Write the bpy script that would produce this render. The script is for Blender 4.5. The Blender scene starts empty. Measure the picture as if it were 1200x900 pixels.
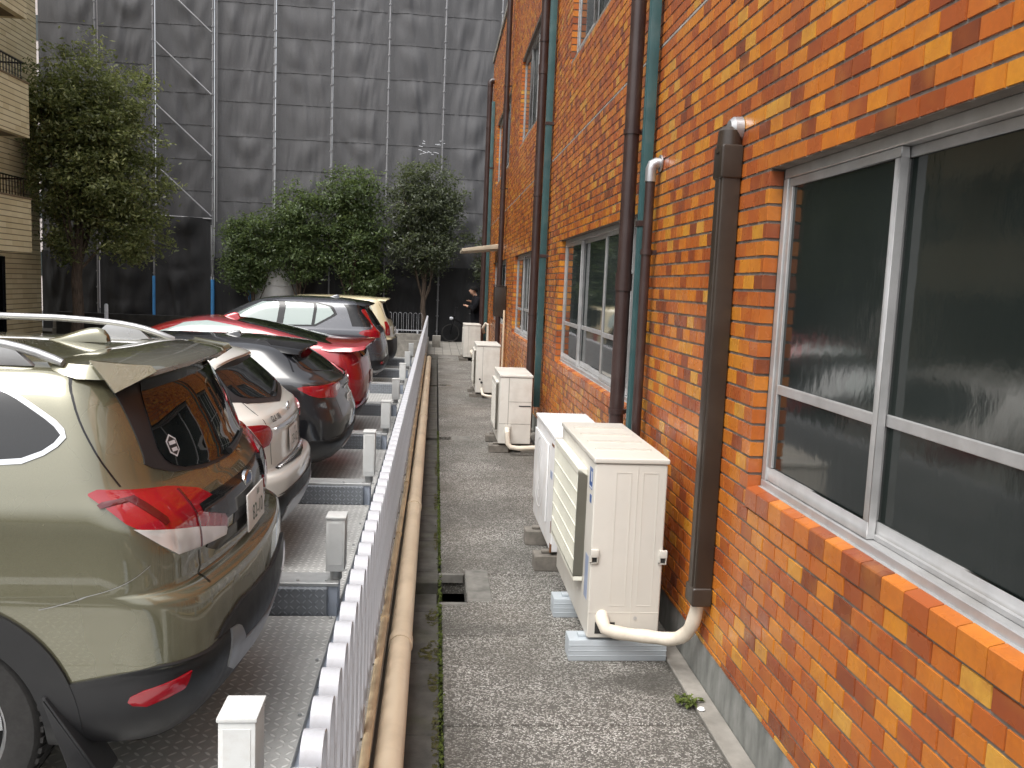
import bpy, bmesh, math, random
import numpy as np
from mathutils import Vector, Matrix, noise as mnoise

scene = bpy.context.scene
COL = scene.collection
R = math.radians

# ------------------------------------------------------------------ camera
cd = bpy.data.cameras.new('camera')
cam = bpy.data.objects.new('camera', cd)
COL.objects.link(cam)
cd.sensor_fit = 'HORIZONTAL'
cd.sensor_width = 36.0
cd.lens = 30.0
cd.clip_start = 0.02
cd.clip_end = 3000
cam.matrix_world = Matrix(((0.9953048, -0.03085445, -0.09174073, 0.0),
                           (-0.08754765, 0.11722482, -0.98923898, 0.0),
                           (0.04127671, 0.99262598, 0.11397319, 1.65),
                           (0, 0, 0, 1)))
scene.camera = cam

# ------------------------------------------------------------------ sky, sun, exposure (overcast daylight)
SUN_EL, SUN_AZ = R(60), R(222)      # azimuth clockwise from +Y
world = bpy.data.worlds.new('World')
scene.world = world
world.use_nodes = True
nt = world.node_tree
nt.nodes.clear()
wo = nt.nodes.new('ShaderNodeOutputWorld')
bg = nt.nodes.new('ShaderNodeBackground')
hs = nt.nodes.new('ShaderNodeHueSaturation')
sky = nt.nodes.new('ShaderNodeTexSky')
sky.sky_type = 'NISHITA'
sky.sun_disc = False
sky.sun_elevation = SUN_EL
sky.sun_rotation = SUN_AZ
sky.air_density = 1.0
sky.dust_density = 6.0
sky.ozone_density = 1.0
hs.inputs['Saturation'].default_value = 0.22
nt.links.new(sky.outputs[0], hs.inputs['Color'])
nt.links.new(hs.outputs[0], bg.inputs['Color'])
bg.inputs['Strength'].default_value = 0.15
nt.links.new(bg.outputs[0], wo.inputs[0])

sd = bpy.data.lights.new('sun', 'SUN')
sd.energy = 0.75
sd.angle = R(40)
sd.color = (1.0, 0.97, 0.92)
so = bpy.data.objects.new('sun', sd)
COL.objects.link(so)
sdir = Vector((math.sin(SUN_AZ) * math.cos(SUN_EL), math.cos(SUN_AZ) * math.cos(SUN_EL), math.sin(SUN_EL)))
so.rotation_euler = (-sdir).to_track_quat('-Z', 'Y').to_euler()
so.location = (-6, -4, 14)

vs = scene.view_settings
vs.view_transform = 'Standard'
vs.look = 'None'
vs.exposure = 0.92
vs.gamma = 1.0
vs.use_curve_mapping = False
scene.cycles.max_bounces = 8
scene.cycles.use_denoising = True

# ------------------------------------------------------------------ node helpers
class NT:
    def __init__(s, name):
        s.mt = bpy.data.materials.new(name)
        s.mt.use_nodes = True
        s.t = s.mt.node_tree
        s.t.nodes.clear()
        s.out = s.t.nodes.new('ShaderNodeOutputMaterial')
        s.p = s.t.nodes.new('ShaderNodeBsdfPrincipled')
        s.t.links.new(s.p.outputs[0], s.out.inputs[0])
        s._tc = None
    def link(s, a, b):
        s.t.links.new(a, b)
    def tc(s, which='Object'):
        if s._tc is None:
            s._tc = s.t.nodes.new('ShaderNodeTexCoord')
        return s._tc.outputs[which]
    def _in(s, sock, v):
        if hasattr(v, 'is_linked') or isinstance(v, bpy.types.NodeSocket):
            s.link(v, sock)
        else:
            sock.default_value = v
    def m(s, op, a, b=0.0, c=0.0):
        n = s.t.nodes.new('ShaderNodeMath'); n.operation = op
        s._in(n.inputs[0], a); s._in(n.inputs[1], b); s._in(n.inputs[2], c)
        return n.outputs[0]
    def noise(s, scale, detail=3.0, rough=0.55, vec=None, dist=0.0):
        n = s.t.nodes.new('ShaderNodeTexNoise')
        n.inputs['Scale'].default_value = scale; n.inputs['Detail'].default_value = detail
        n.inputs['Roughness'].default_value = rough; n.inputs['Distortion'].default_value = dist
        s.link(vec if vec is not None else s.tc(), n.inputs['Vector'])
        return n.outputs['Fac']
    def voro(s, scale, vec=None, feature='F1', rnd=1.0):
        n = s.t.nodes.new('ShaderNodeTexVoronoi'); n.feature = feature
        n.inputs['Scale'].default_value = scale; n.inputs['Randomness'].default_value = rnd
        s.link(vec if vec is not None else s.tc(), n.inputs['Vector'])
        return n
    def mapping(s, scale=(1, 1, 1), loc=(0, 0, 0), rot=(0, 0, 0), which='Object'):
        n = s.t.nodes.new('ShaderNodeMapping')
        n.inputs['Scale'].default_value = scale; n.inputs['Location'].default_value = loc; n.inputs['Rotation'].default_value = rot
        s.link(s.tc(which), n.inputs['Vector'])
        return n.outputs[0]
    def ramp(s, fac, stops, interp='LINEAR'):
        n = s.t.nodes.new('ShaderNodeValToRGB'); r = n.color_ramp; r.interpolation = interp
        while len(r.elements) < len(stops): r.elements.new(0.5)
        for e, (p, c) in zip(r.elements, stops):
            e.position = p
            e.color = (*c, 1) if len(c) == 3 else c
        s.link(fac, n.inputs[0])
        return n.outputs[0]
    def rng(s, v, a, b, c, d):
        n = s.t.nodes.new('ShaderNodeMapRange')
        s._in(n.inputs[0], v)
        for i, x in enumerate((a, b, c, d)): n.inputs[i + 1].default_value = x
        return n.outputs[0]
    def mix(s, fac, a, b, blend='MIX'):
        n = s.t.nodes.new('ShaderNodeMix'); n.data_type = 'RGBA'; n.blend_type = blend
        s._in(n.inputs[0], fac)
        for sock, v in ((n.inputs[6], a), (n.inputs[7], b)):
            if isinstance(v, (tuple, list)): sock.default_value = (*v[:3], 1)
            else: s.link(v, sock)
        return n.outputs[2]
    def sep(s, vec=None):
        n = s.t.nodes.new('ShaderNodeSeparateXYZ')
        s.link(vec if vec is not None else s.tc(), n.inputs[0])
        return n.outputs
    def comb(s, x, y, z):
        n = s.t.nodes.new('ShaderNodeCombineXYZ')
        for i, v in enumerate((x, y, z)): s._in(n.inputs[i], v)
        return n.outputs[0]
    def attr(s, name):
        n = s.t.nodes.new('ShaderNodeAttribute'); n.attribute_name = name
        return n.outputs['Fac']
    def bump(s, h, strength=0.3, dist=0.01):
        n = s.t.nodes.new('ShaderNodeBump')
        n.inputs['Strength'].default_value = strength; n.inputs['Distance'].default_value = dist
        s.link(h, n.inputs['Height'])
        s.link(n.outputs[0], s.p.inputs['Normal'])
    def set(s, **k):
        for kk, v in k.items():
            sock = s.p.inputs[kk.replace('_', ' ')]
            if isinstance(v, bpy.types.NodeSocket): s.link(v, sock)
            elif isinstance(v, (tuple, list)): sock.default_value = (*v[:3], 1)
            else: sock.default_value = v
        return s

def simple(name, col, rough=0.5, metal=0.0, var=0.12, vscale=6.0, coat=0.0, bump=0.0, bscale=60.0, spec=0.5, dirt=None, dscale=3.0, damt=0.5):
    n = NT(name)
    f = n.noise(vscale, 4)
    lo = tuple(c * (1 - var) for c in col); hi = tuple(min(1, c * (1 + var)) for c in col)
    c = n.ramp(f, [(0.3, lo), (0.7, hi)])
    if dirt:
        d = n.noise(dscale, 6, 0.65)
        c = n.mix(n.rng(d, 0.5, 0.75, 0.0, damt), c, dirt)
    n.set(Base_Color=c, Roughness=n.rng(n.noise(vscale * 2.3, 3), 0.3, 0.7, max(0.0, rough - 0.06), min(1, rough + 0.06)), Metallic=metal, Coat_Weight=coat, Coat_Roughness=0.04, Specular_IOR_Level=spec)
    if bump: n.bump(n.noise(bscale, 3), bump, 0.004)
    return n.mt

def paint(name, col, metal=0.4, rough=0.35):
    n = NT(name)
    fl = n.noise(900, 1)
    c = n.mix(n.rng(fl, 0.35, 0.65, 0, 0.25), tuple(x * 0.93 for x in col), tuple(min(1, x * 1.12) for x in col))
    dust = n.noise(3, 2, 0.5)
    n.set(Base_Color=c, Metallic=metal, Roughness=n.rng(dust, 0.35, 0.75, rough - 0.02, rough + 0.05), Coat_Weight=1.0, Coat_IOR=1.75,
          Coat_Roughness=n.rng(dust, 0.4, 0.8, 0.02, 0.05))
    return n.mt

M = {}
M['olive'] = paint('olive_paint', (0.165, 0.158, 0.100), 0.55, 0.26)
M['cream_white'] = paint('cream_white_paint', (0.78, 0.765, 0.71), 0.05)
M['black_paint'] = paint('black_paint', (0.006, 0.0065, 0.009), 0.0, 0.3)
M['red_paint'] = paint('red_paint', (0.40, 0.008, 0.018), 0.35, 0.3)
M['grey_paint'] = paint('grey_paint', (0.062, 0.066, 0.08), 0.35, 0.28)
M['cream_paint'] = paint('cream_paint', (0.70, 0.62, 0.40), 0.05)
M['white_roof'] = paint('white_paint', (0.72, 0.73, 0.74), 0.05)
M['carglass'] = NT('car_glass').set(Base_Color=(0.006, 0.007, 0.008), Roughness=0.02, IOR=1.52, Specular_IOR_Level=0.6).mt
M['carglass_sky'] = NT('car_glass_sky_tone').set(Base_Color=(0.34, 0.42, 0.40), Roughness=0.02, IOR=1.52, Specular_IOR_Level=0.7, Coat_Weight=0.6).mt  # pale base colour stands in for bright sky seen in the glass
M['black_plastic'] = simple('black_plastic', (0.012, 0.012, 0.013), 0.45, var=0.2, bump=0.1, bscale=300)
M['gloss_black'] = simple('gloss_black', (0.006, 0.006, 0.007), 0.12, var=0.1)
M['satin_black'] = simple('satin_black', (0.022, 0.022, 0.025), 0.42, var=0.1)
M['chrome'] = simple('chrome', (0.58, 0.59, 0.60), 0.10, 1.0, var=0.04)
M['silver'] = simple('silver_metal', (0.40, 0.40, 0.41), 0.38, 0.7, var=0.06)
M['alloy'] = simple('alloy', (0.42, 0.42, 0.42), 0.33, 0.75, var=0.05)
M['red_lens'] = NT('red_lens').set(Base_Color=(0.29, 0.003, 0.010), Roughness=0.06, Coat_Weight=1.0, Specular_IOR_Level=0.7).mt
M['dark_red_lens'] = NT('dark_red_lens').set(Base_Color=(0.09, 0.003, 0.006), Roughness=0.1, Coat_Weight=1.0).mt
n = NT('clear_lens'); f = n.noise(9, 1); n.set(Base_Color=n.ramp(f, [(0.35, (0.55, 0.52, 0.50)), (0.6, (0.80, 0.78, 0.77))]), Roughness=0.14, Metallic=0.25, Coat_Weight=1.0); M['clear_lens'] = n.mt
M['plate'] = simple('plate_white', (0.72, 0.70, 0.66), 0.4, var=0.06)
M['plate_text'] = simple('plate_text', (0.01, 0.06, 0.03), 0.5, var=0.05)
M['tyre'] = simple('rubber', (0.018, 0.017, 0.016), 0.75, var=0.25, vscale=30, bump=0.2, bscale=120)
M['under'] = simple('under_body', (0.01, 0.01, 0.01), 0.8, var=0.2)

# brick tiles: each tile carries its own random number
n = NT('brick_tile')
t = n.attr('tile')
c = n.ramp(t, [(0.0, (0.17, 0.046, 0.022)), (0.12, (0.26, 0.060, 0.022)), (0.26, (0.36, 0.085, 0.022)), (0.42, (0.47, 0.125, 0.022)),
               (0.58, (0.56, 0.175, 0.022)), (0.76, (0.62, 0.235, 0.024)), (0.90, (0.64, 0.30, 0.032)), (1.0, (0.62, 0.33, 0.055))])
f = n.noise(16, 2.0, 0.5)
c = n.mix(n.rng(f, 0.35, 0.72, 0.0, 0.40), c, (0.36, 0.095, 0.024))
f2 = n.noise(75, 2.5, 0.6)
c = n.mix(n.rng(f2, 0.3, 0.7, 0.0, 0.22), c, (0.20, 0.06, 0.022), 'MIX')
f3 = n.noise(7, 2.0, 0.5, n.mapping((1, 1, 1), (4, 2, 9)))
c = n.mix(n.rng(f3, 0.5, 0.75, 0.0, 0.25), c, (0.62, 0.27, 0.05))
g = n.noise(1.0, 2.0, 0.5, n.mapping((1.0, 1.3, 0.45)))
c = n.mix(n.rng(g, 0.5, 0.75, 0.0, 0.20), c, (0.17, 0.085, 0.05))
n.set(Base_Color=c, Roughness=n.rng(n.noise(11, 2), 0.3, 0.7, 0.20, 0.38), Specular_IOR_Level=0.5)
M['brick'] = n.mt
M['mortar'] = simple('mortar', (0.19, 0.172, 0.152), 0.9, var=0.3, vscale=12, bump=0.4, bscale=150)
M['mortar_light'] = simple('mortar_light', (0.42, 0.40, 0.38), 0.85, var=0.15)
n = NT('plinth_concrete'); f = n.noise(4, 6, 0.6, n.mapping((1, 3, 1))); z = n.sep()[2]
c = n.ramp(f, [(0.3, (0.11, 0.115, 0.105)), (0.55, (0.22, 0.225, 0.21)), (0.75, (0.30, 0.30, 0.285))])
n.set(Base_Color=c, Roughness=0.85); n.bump(n.noise(60, 4), 0.25, 0.005); M['plinth'] = n.mt
M['alu'] = simple('window_aluminium', (0.47, 0.47, 0.47), 0.38, 0.45, var=0.10, vscale=14, dirt=(0.30, 0.27, 0.24), damt=0.5)
n = NT('window_glass'); f = n.noise(1.0, 1.0, 0.5, n.mapping((14, 16, 9))); f2 = n.noise(1.0, 1.0, 0.5, n.mapping((60, 70, 40)))
n.set(Base_Color=n.ramp(n.noise(1.1, 2), [(0.3, (0.010, 0.014, 0.013)), (0.75, (0.026, 0.032, 0.030))]), Roughness=0.09, IOR=1.5, Specular_IOR_Level=0.55)
n.bump(n.m('ADD', f, n.m('MULTIPLY', f2, 0.22)), 0.055, 0.01); M['figured_glass'] = n.mt
n = NT('plain_glass'); n.set(Base_Color=n.ramp(n.noise(1.4, 3), [(0.3, (0.02, 0.028, 0.027)), (0.75, (0.06, 0.07, 0.068))]), Roughness=0.04, Specular_IOR_Level=0.55)
n.bump(n.noise(2.5, 1), 0.06, 0.02); M['plain_glass'] = n.mt
M['curtain'] = simple('curtain_cloth', (0.55, 0.54, 0.5), 0.9, var=0.15)

# paving
n = NT('washed_aggregate')
warp = n.t.nodes.new('ShaderNodeMixRGB')
warp.blend_type = 'ADD'; warp.inputs[0].default_value = 0.008
n.link(n.tc(), warp.inputs[1])
nn = n.t.nodes.new('ShaderNodeTexNoise'); nn.inputs['Scale'].default_value = 90; n.link(n.tc(), nn.inputs['Vector']); n.link(nn.outputs['Color'], warp.inputs[2])
v = n.voro(150, warp.outputs[0]); ve = n.voro(150, warp.outputs[0], 'DISTANCE_TO_EDGE')
rs = n.sep(v.outputs['Color'])
stone = n.ramp(rs[0], [(0.0, (0.085, 0.08, 0.072)), (0.48, (0.13, 0.123, 0.11)), (0.55, (0.29, 0.275, 0.25)), (0.82, (0.47, 0.455, 0.42)), (1.0, (0.66, 0.65, 0.62))], 'LINEAR')
c = n.mix(n.rng(ve.outputs['Distance'], 0.02, 0.13, 1.0, 0.0), stone, (0.075, 0.072, 0.064))
big = n.noise(1.6, 6, 0.62)
c = n.mix(n.rng(big, 0.40, 0.70, 0.0, 0.72), c, (0.068, 0.064, 0.054))
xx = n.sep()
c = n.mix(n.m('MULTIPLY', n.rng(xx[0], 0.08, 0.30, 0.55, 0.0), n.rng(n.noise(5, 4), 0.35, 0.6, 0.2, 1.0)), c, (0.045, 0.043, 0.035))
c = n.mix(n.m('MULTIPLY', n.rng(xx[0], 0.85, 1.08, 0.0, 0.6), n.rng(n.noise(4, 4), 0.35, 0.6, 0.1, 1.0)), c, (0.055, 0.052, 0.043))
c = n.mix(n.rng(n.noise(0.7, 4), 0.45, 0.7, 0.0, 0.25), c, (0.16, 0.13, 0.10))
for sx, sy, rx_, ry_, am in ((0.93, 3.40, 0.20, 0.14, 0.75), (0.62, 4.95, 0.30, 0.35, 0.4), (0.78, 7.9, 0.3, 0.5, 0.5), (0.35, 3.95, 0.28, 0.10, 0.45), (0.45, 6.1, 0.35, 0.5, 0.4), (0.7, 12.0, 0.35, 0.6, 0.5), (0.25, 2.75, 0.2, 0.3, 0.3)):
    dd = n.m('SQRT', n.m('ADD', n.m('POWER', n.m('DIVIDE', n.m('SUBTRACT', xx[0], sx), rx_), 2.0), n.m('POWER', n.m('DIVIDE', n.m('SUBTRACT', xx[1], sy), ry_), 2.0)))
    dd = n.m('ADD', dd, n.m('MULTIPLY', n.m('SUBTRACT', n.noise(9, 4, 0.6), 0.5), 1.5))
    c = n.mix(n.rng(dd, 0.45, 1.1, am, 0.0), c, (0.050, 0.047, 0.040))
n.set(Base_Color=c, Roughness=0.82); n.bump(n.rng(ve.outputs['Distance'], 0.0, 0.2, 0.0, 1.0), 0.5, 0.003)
M['aggregate'] = n.mt
M['dark_concrete'] = simple('dark_concrete', (0.075, 0.072, 0.064), 0.88, var=0.4, vscale=9, bump=0.4, bscale=140, dirt=(0.06, 0.065, 0.025), dscale=4, damt=0.6)
M['lid_concrete'] = simple('lid_concrete', (0.16, 0.155, 0.14), 0.88, var=0.3, vscale=14, bump=0.3, bscale=140)
M['pale_concrete'] = simple('pale_concrete', (0.24, 0.225, 0.20), 0.88, var=0.25, vscale=8, bump=0.3, bscale=90, dirt=(0.09, 0.08, 0.06), damt=0.6)
n = NT('path_pavers'); br = n.t.nodes.new('ShaderNodeTexBrick'); n.link(n.tc(), br.inputs['Vector'])
br.inputs['Scale'].default_value = 1.0; br.inputs['Brick Width'].default_value = 0.2; br.inputs['Row Height'].default_value = 0.2; br.inputs['Mortar Size'].default_value = 0.008; br.offset = 0.0
br.inputs['Color1'].default_value = (0.22, 0.205, 0.18, 1); br.inputs['Color2'].default_value = (0.28, 0.265, 0.235, 1); br.inputs['Mortar'].default_value = (0.09, 0.085, 0.075, 1)
n.set(Base_Color=n.mix(n.rng(n.noise(2, 5), 0.4, 0.7, 0, 0.4), br.outputs[0], (0.15, 0.14, 0.12)), Roughness=0.85); M['pavers'] = n.mt
M['asphalt'] = simple('asphalt', (0.05, 0.05, 0.05), 0.9, var=0.3, vscale=3, bump=0.5, bscale=200)
M['soil'] = simple('soil', (0.05, 0.042, 0.032), 0.95, var=0.4, vscale=6, bump=0.6, bscale=60)
M['joint_fill'] = simple('joint_fill', (0.12, 0.10, 0.075), 0.9, var=0.4, vscale=8)
M['hole'] = simple('concrete_recess_shade', (0.03, 0.029, 0.026), 0.95, var=0.3)  # near-black; on air conditioner recesses and openings it paints their inside shade
n = NT('moss_green'); n.set(Base_Color=n.ramp(n.noise(40, 3), [(0.3, (0.03, 0.045, 0.008)), (0.7, (0.10, 0.13, 0.02))]), Roughness=0.95); M['moss'] = n.mt
n = NT('moss_brown'); n.set(Base_Color=n.ramp(n.noise(40, 3), [(0.3, (0.035, 0.033, 0.010)), (0.7, (0.085, 0.080, 0.020))]), Roughness=0.95); M['moss_brown'] = n.mt

# checker plate steel: little raised lozenges in alternating directions
def checker(name, base, pitch=0.048):
    n = NT(name)
    o = n.sep()
    hgt = None
    u = n.m('DIVIDE', o[0], pitch); v = n.m('DIVIDE', n.m('ADD', o[1], o[2]), pitch)
    par = n.m('MODULO', n.m('ADD', n.m('ADD', n.m('FLOOR', u), n.m('FLOOR', v)), 4000.0), 2.0)
    sg = n.m('SUBTRACT', n.m('MULTIPLY', par, 2.0), 1.0)
    fu = n.m('SUBTRACT', n.m('FRACT', u), 0.5); fv = n.m('SUBTRACT', n.m('FRACT', v), 0.5)
    fv = n.m('MULTIPLY', fv, sg)
    a = n.m('ADD', fu, fv); b = n.m('SUBTRACT', fu, fv)
    d = n.m('ADD', n.m('POWER', n.m('DIVIDE', a, 0.62), 2.0), n.m('POWER', n.m('DIVIDE', b, 0.20), 2.0))
    hgt = n.rng(d, 0.5, 1.1, 1.0, 0.0)
    f = n.noise(2.2, 6, 0.65); f2 = n.noise(30, 4)
    c = n.ramp(f, [(0.3, tuple(x * 0.72 for x in base)), (0.7, tuple(x * 1.12 for x in base))])
    c = n.mix(n.rng(f2, 0.55, 0.75, 0, 0.3), c, tuple(x * 0.5 for x in base))
    c = n.mix(n.m('MULTIPLY', hgt, 0.75), c, tuple(min(0.85, x * 1.7) for x in base))  # paler lozenges paint the relief shading the bump leaves faint
    n.set(Base_Color=c, Roughness=n.rng(hgt, 0, 1, 0.55, 0.36), Metallic=0.2)
    n.bump(hgt, 0.9, 0.004)
    return n.mt
M['checker'] = checker('checker_plate', (0.47, 0.47, 0.455))
M['checker_dark'] = checker('checker_plate_blue_grey', (0.22, 0.24, 0.265), 0.036)
M['galv'] = simple('galvanised_steel', (0.42, 0.43, 0.43), 0.45, 0.35, var=0.14, vscale=9, dirt=(0.2, 0.17, 0.14), dscale=5, damt=0.5)
M['blue_grey'] = simple('blue_grey_steel', (0.36, 0.40, 0.47), 0.5, 0.1, var=0.12, dirt=(0.2, 0.2, 0.2), dscale=4, damt=0.4)
M['post_paint'] = simple('post_paint', (0.60, 0.61, 0.60), 0.42, var=0.06, dirt=(0.33, 0.27, 0.2), dscale=9, damt=0.35)
M['fence_white'] = simple('fence_white', (0.43, 0.44, 0.47), 0.34, var=0.10, dirt=(0.22, 0.19, 0.18), dscale=9, damt=0.6)
M['pvc_beige'] = simple('pvc_beige', (0.66, 0.54, 0.39), 0.42, var=0.10, vscale=1.2, dirt=(0.34, 0.26, 0.17), dscale=3, damt=0.4)
M['pvc_tan'] = simple('pvc_tan', (0.58, 0.45, 0.28), 0.5, var=0.2, vscale=5, dirt=(0.22, 0.15, 0.09), damt=0.5)
M['pipe_brown'] = simple('pipe_brown', (0.040, 0.023, 0.021), 0.34, var=0.2, vscale=3, dirt=(0.07, 0.055, 0.05), damt=0.5)
M['duct_brown'] = simple('duct_brown', (0.032, 0.023, 0.017), 0.36, var=0.2, vscale=3, dirt=(0.06, 0.05, 0.04), damt=0.4)
M['pipe_green'] = simple('pipe_green', (0.030, 0.085, 0.090), 0.42, var=0.22, vscale=4, dirt=(0.09, 0.13, 0.13), dscale=6, damt=0.6)
M['hose_white'] = simple('hose_white', (0.68, 0.62, 0.52), 0.5, var=0.08, vscale=9, dirt=(0.42, 0.35, 0.27), dscale=6, damt=0.5)
M['ac_beige'] = simple('ac_beige', (0.60, 0.575, 0.52), 0.42, var=0.05, dirt=(0.40, 0.35, 0.28), dscale=3, damt=0.3)
M['ac_grey'] = simple('ac_grey', (0.64, 0.62, 0.57), 0.45, var=0.06, dirt=(0.33, 0.28, 0.22), dscale=4, damt=0.4)
M['ac_white'] = simple('ac_white', (0.76, 0.76, 0.76), 0.42, var=0.05, dirt=(0.45, 0.33, 0.22), dscale=6, damt=0.35)
M['ac_grille'] = simple('ac_grille', (0.70, 0.69, 0.60), 0.45, var=0.05)
M['rust'] = simple('rust', (0.16, 0.07, 0.03), 0.85, var=0.3, vscale=30)
M['sticker_blue'] = simple('sticker_blue', (0.03, 0.10, 0.32), 0.4)
M['sticker_pale'] = simple('sticker_pale', (0.30, 0.36, 0.50), 0.4)
M['sticker_white'] = simple('sticker_white', (0.7, 0.72, 0.76), 0.4)
M['foot_plastic'] = simple('foot_plastic', (0.40, 0.44, 0.47), 0.5, var=0.08, dirt=(0.25, 0.25, 0.24), damt=0.4)
M['foot_concrete'] = simple('foot_concrete', (0.16, 0.145, 0.125), 0.9, var=0.3, vscale=14, bump=0.5, bscale=120)

# scaffold
def netting(name, base):
    n = NT(name)
    f = n.noise(0.5, 3, 0.5, n.mapping((1, 1, 0.35))); f2 = n.noise(60, 2, 0.5, n.mapping((1, 1, 0.5)))
    c = n.ramp(f, [(0.3, tuple(x * 0.9 for x in base)), (0.75, tuple(x * 1.1 for x in base))])
    c = n.mix(n.rng(f2, 0.3, 0.7, 0, 0.35), c, tuple(x * 0.7 for x in base))
    n.set(Base_Color=c, Roughness=0.7, Specular_IOR_Level=0.3)
    n.bump(n.noise(1.0, 3, 0.55, n.mapping((7, 1, 1.2), (0, 0, 0), (0, R(12), 0)), 1.2), 0.42, 0.03)
    return n.mt
M['net'] = netting('grey_netting', (0.112, 0.112, 0.117))
M['net_dark'] = netting('black_netting', (0.036, 0.036, 0.038))
M['net_seam'] = simple('netting_seam', (0.080, 0.080, 0.083), 0.8)
M['steel_pole'] = simple('steel_pole', (0.27, 0.27, 0.28), 0.45, 0.3, var=0.15, vscale=4)
M['blue_sleeve'] = simple('blue_sleeve', (0.07, 0.30, 0.66), 0.5, var=0.1)
# left block
n = NT('tan_tile'); o = n.sep()
fr_ = n.m('FRACT', n.m('DIVIDE', o[2], 0.115)); ln = n.rng(fr_, 0.80, 0.88, 0.0, 1.0)
cellv = n.comb(n.m('FLOOR', n.m('DIVIDE', n.m('ADD', o[1], o[0]), 0.24)), n.m('FLOOR', n.m('DIVIDE', o[2], 0.115)), 0.0)
wn = n.t.nodes.new('ShaderNodeTexWhiteNoise'); n.link(cellv, wn.inputs['Vector'])
c = n.mix(wn.outputs['Value'], (0.58, 0.48, 0.28), (0.70, 0.60, 0.38)); c = n.mix(n.rng(n.noise(0.8, 4), 0.5, 0.75, 0, 0.3), c, (0.38, 0.30, 0.18))
c = n.mix(ln, c, (0.17, 0.125, 0.07))
n.set(Base_Color=c, Roughness=0.55); n.bump(ln, -0.5, 0.008); M['tan_tile'] = n.mt
M['tan_dark'] = simple('tan_shade_trim', (0.16, 0.115, 0.065), 0.75, var=0.15)
M['pale_wall'] = simple('pale_wall', (0.52, 0.47, 0.45), 0.8, var=0.1)
M['grey_wall'] = simple('grey_wall', (0.2, 0.2, 0.2), 0.85, var=0.1)
M['awning'] = simple('awning_sheet', (0.46, 0.40, 0.30), 0.6, var=0.1)
# foliage
def leaf(name, a, b, c_):
    n = NT(name)
    t = n.attr('leaf')
    c = n.ramp(t, [(0.0, a), (0.55, b), (0.9, c_), (1.0, tuple(x * 1.5 for x in c_))])
    n.set(Base_Color=c, Roughness=0.36, Specular_IOR_Level=0.5)
    tr_ = n.t.nodes.new('ShaderNodeBsdfTranslucent'); n.link(n.mix(0.5, c, (0.16, 0.20, 0.04)), tr_.inputs['Color'])
    mx = n.t.nodes.new('ShaderNodeMixShader'); mx.inputs[0].default_value = 0.5
    n.link(n.p.outputs[0], mx.inputs[1]); n.link(tr_.outputs[0], mx.inputs[2]); n.link(mx.outputs[0], n.out.inputs[0])
    return n.mt
M['leaf_olive'] = leaf('leaf_olive', (0.085, 0.105, 0.036), (0.22, 0.245, 0.095), (0.38, 0.40, 0.18))
M['leaf_green'] = leaf('leaf_green', (0.055, 0.085, 0.034), (0.12, 0.17, 0.07), (0.22, 0.29, 0.13))
M['leaf_grey'] = leaf('leaf_grey', (0.055, 0.065, 0.042), (0.105, 0.125, 0.08), (0.18, 0.205, 0.14))
n = NT('bark'); n.set(Base_Color=n.ramp(n.noise(1.0, 5, 0.6, n.mapping((40, 40, 6))), [(0.3, (0.035, 0.025, 0.018)), (0.7, (0.13, 0.095, 0.07))]), Roughness=0.9); n.bump(n.noise(1.0, 4, 0.6, n.mapping((40, 40, 6))), 0.6, 0.02); M['bark'] = n.mt
M['skin'] = simple('skin', (0.50, 0.30, 0.21), 0.5, var=0.08)
M['black_cloth'] = simple('black_cloth', (0.006, 0.006, 0.008), 0.9, var=0.3, vscale=12, spec=0.15)
M['hair'] = simple('hair', (0.006, 0.0055, 0.005), 0.8, var=0.3, vscale=60, spec=0.15)
M['white_tank'] = simple('pale_plastic', (0.50, 0.50, 0.49), 0.5, var=0.1, dirt=(0.28, 0.27, 0.25), dscale=2)

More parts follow.
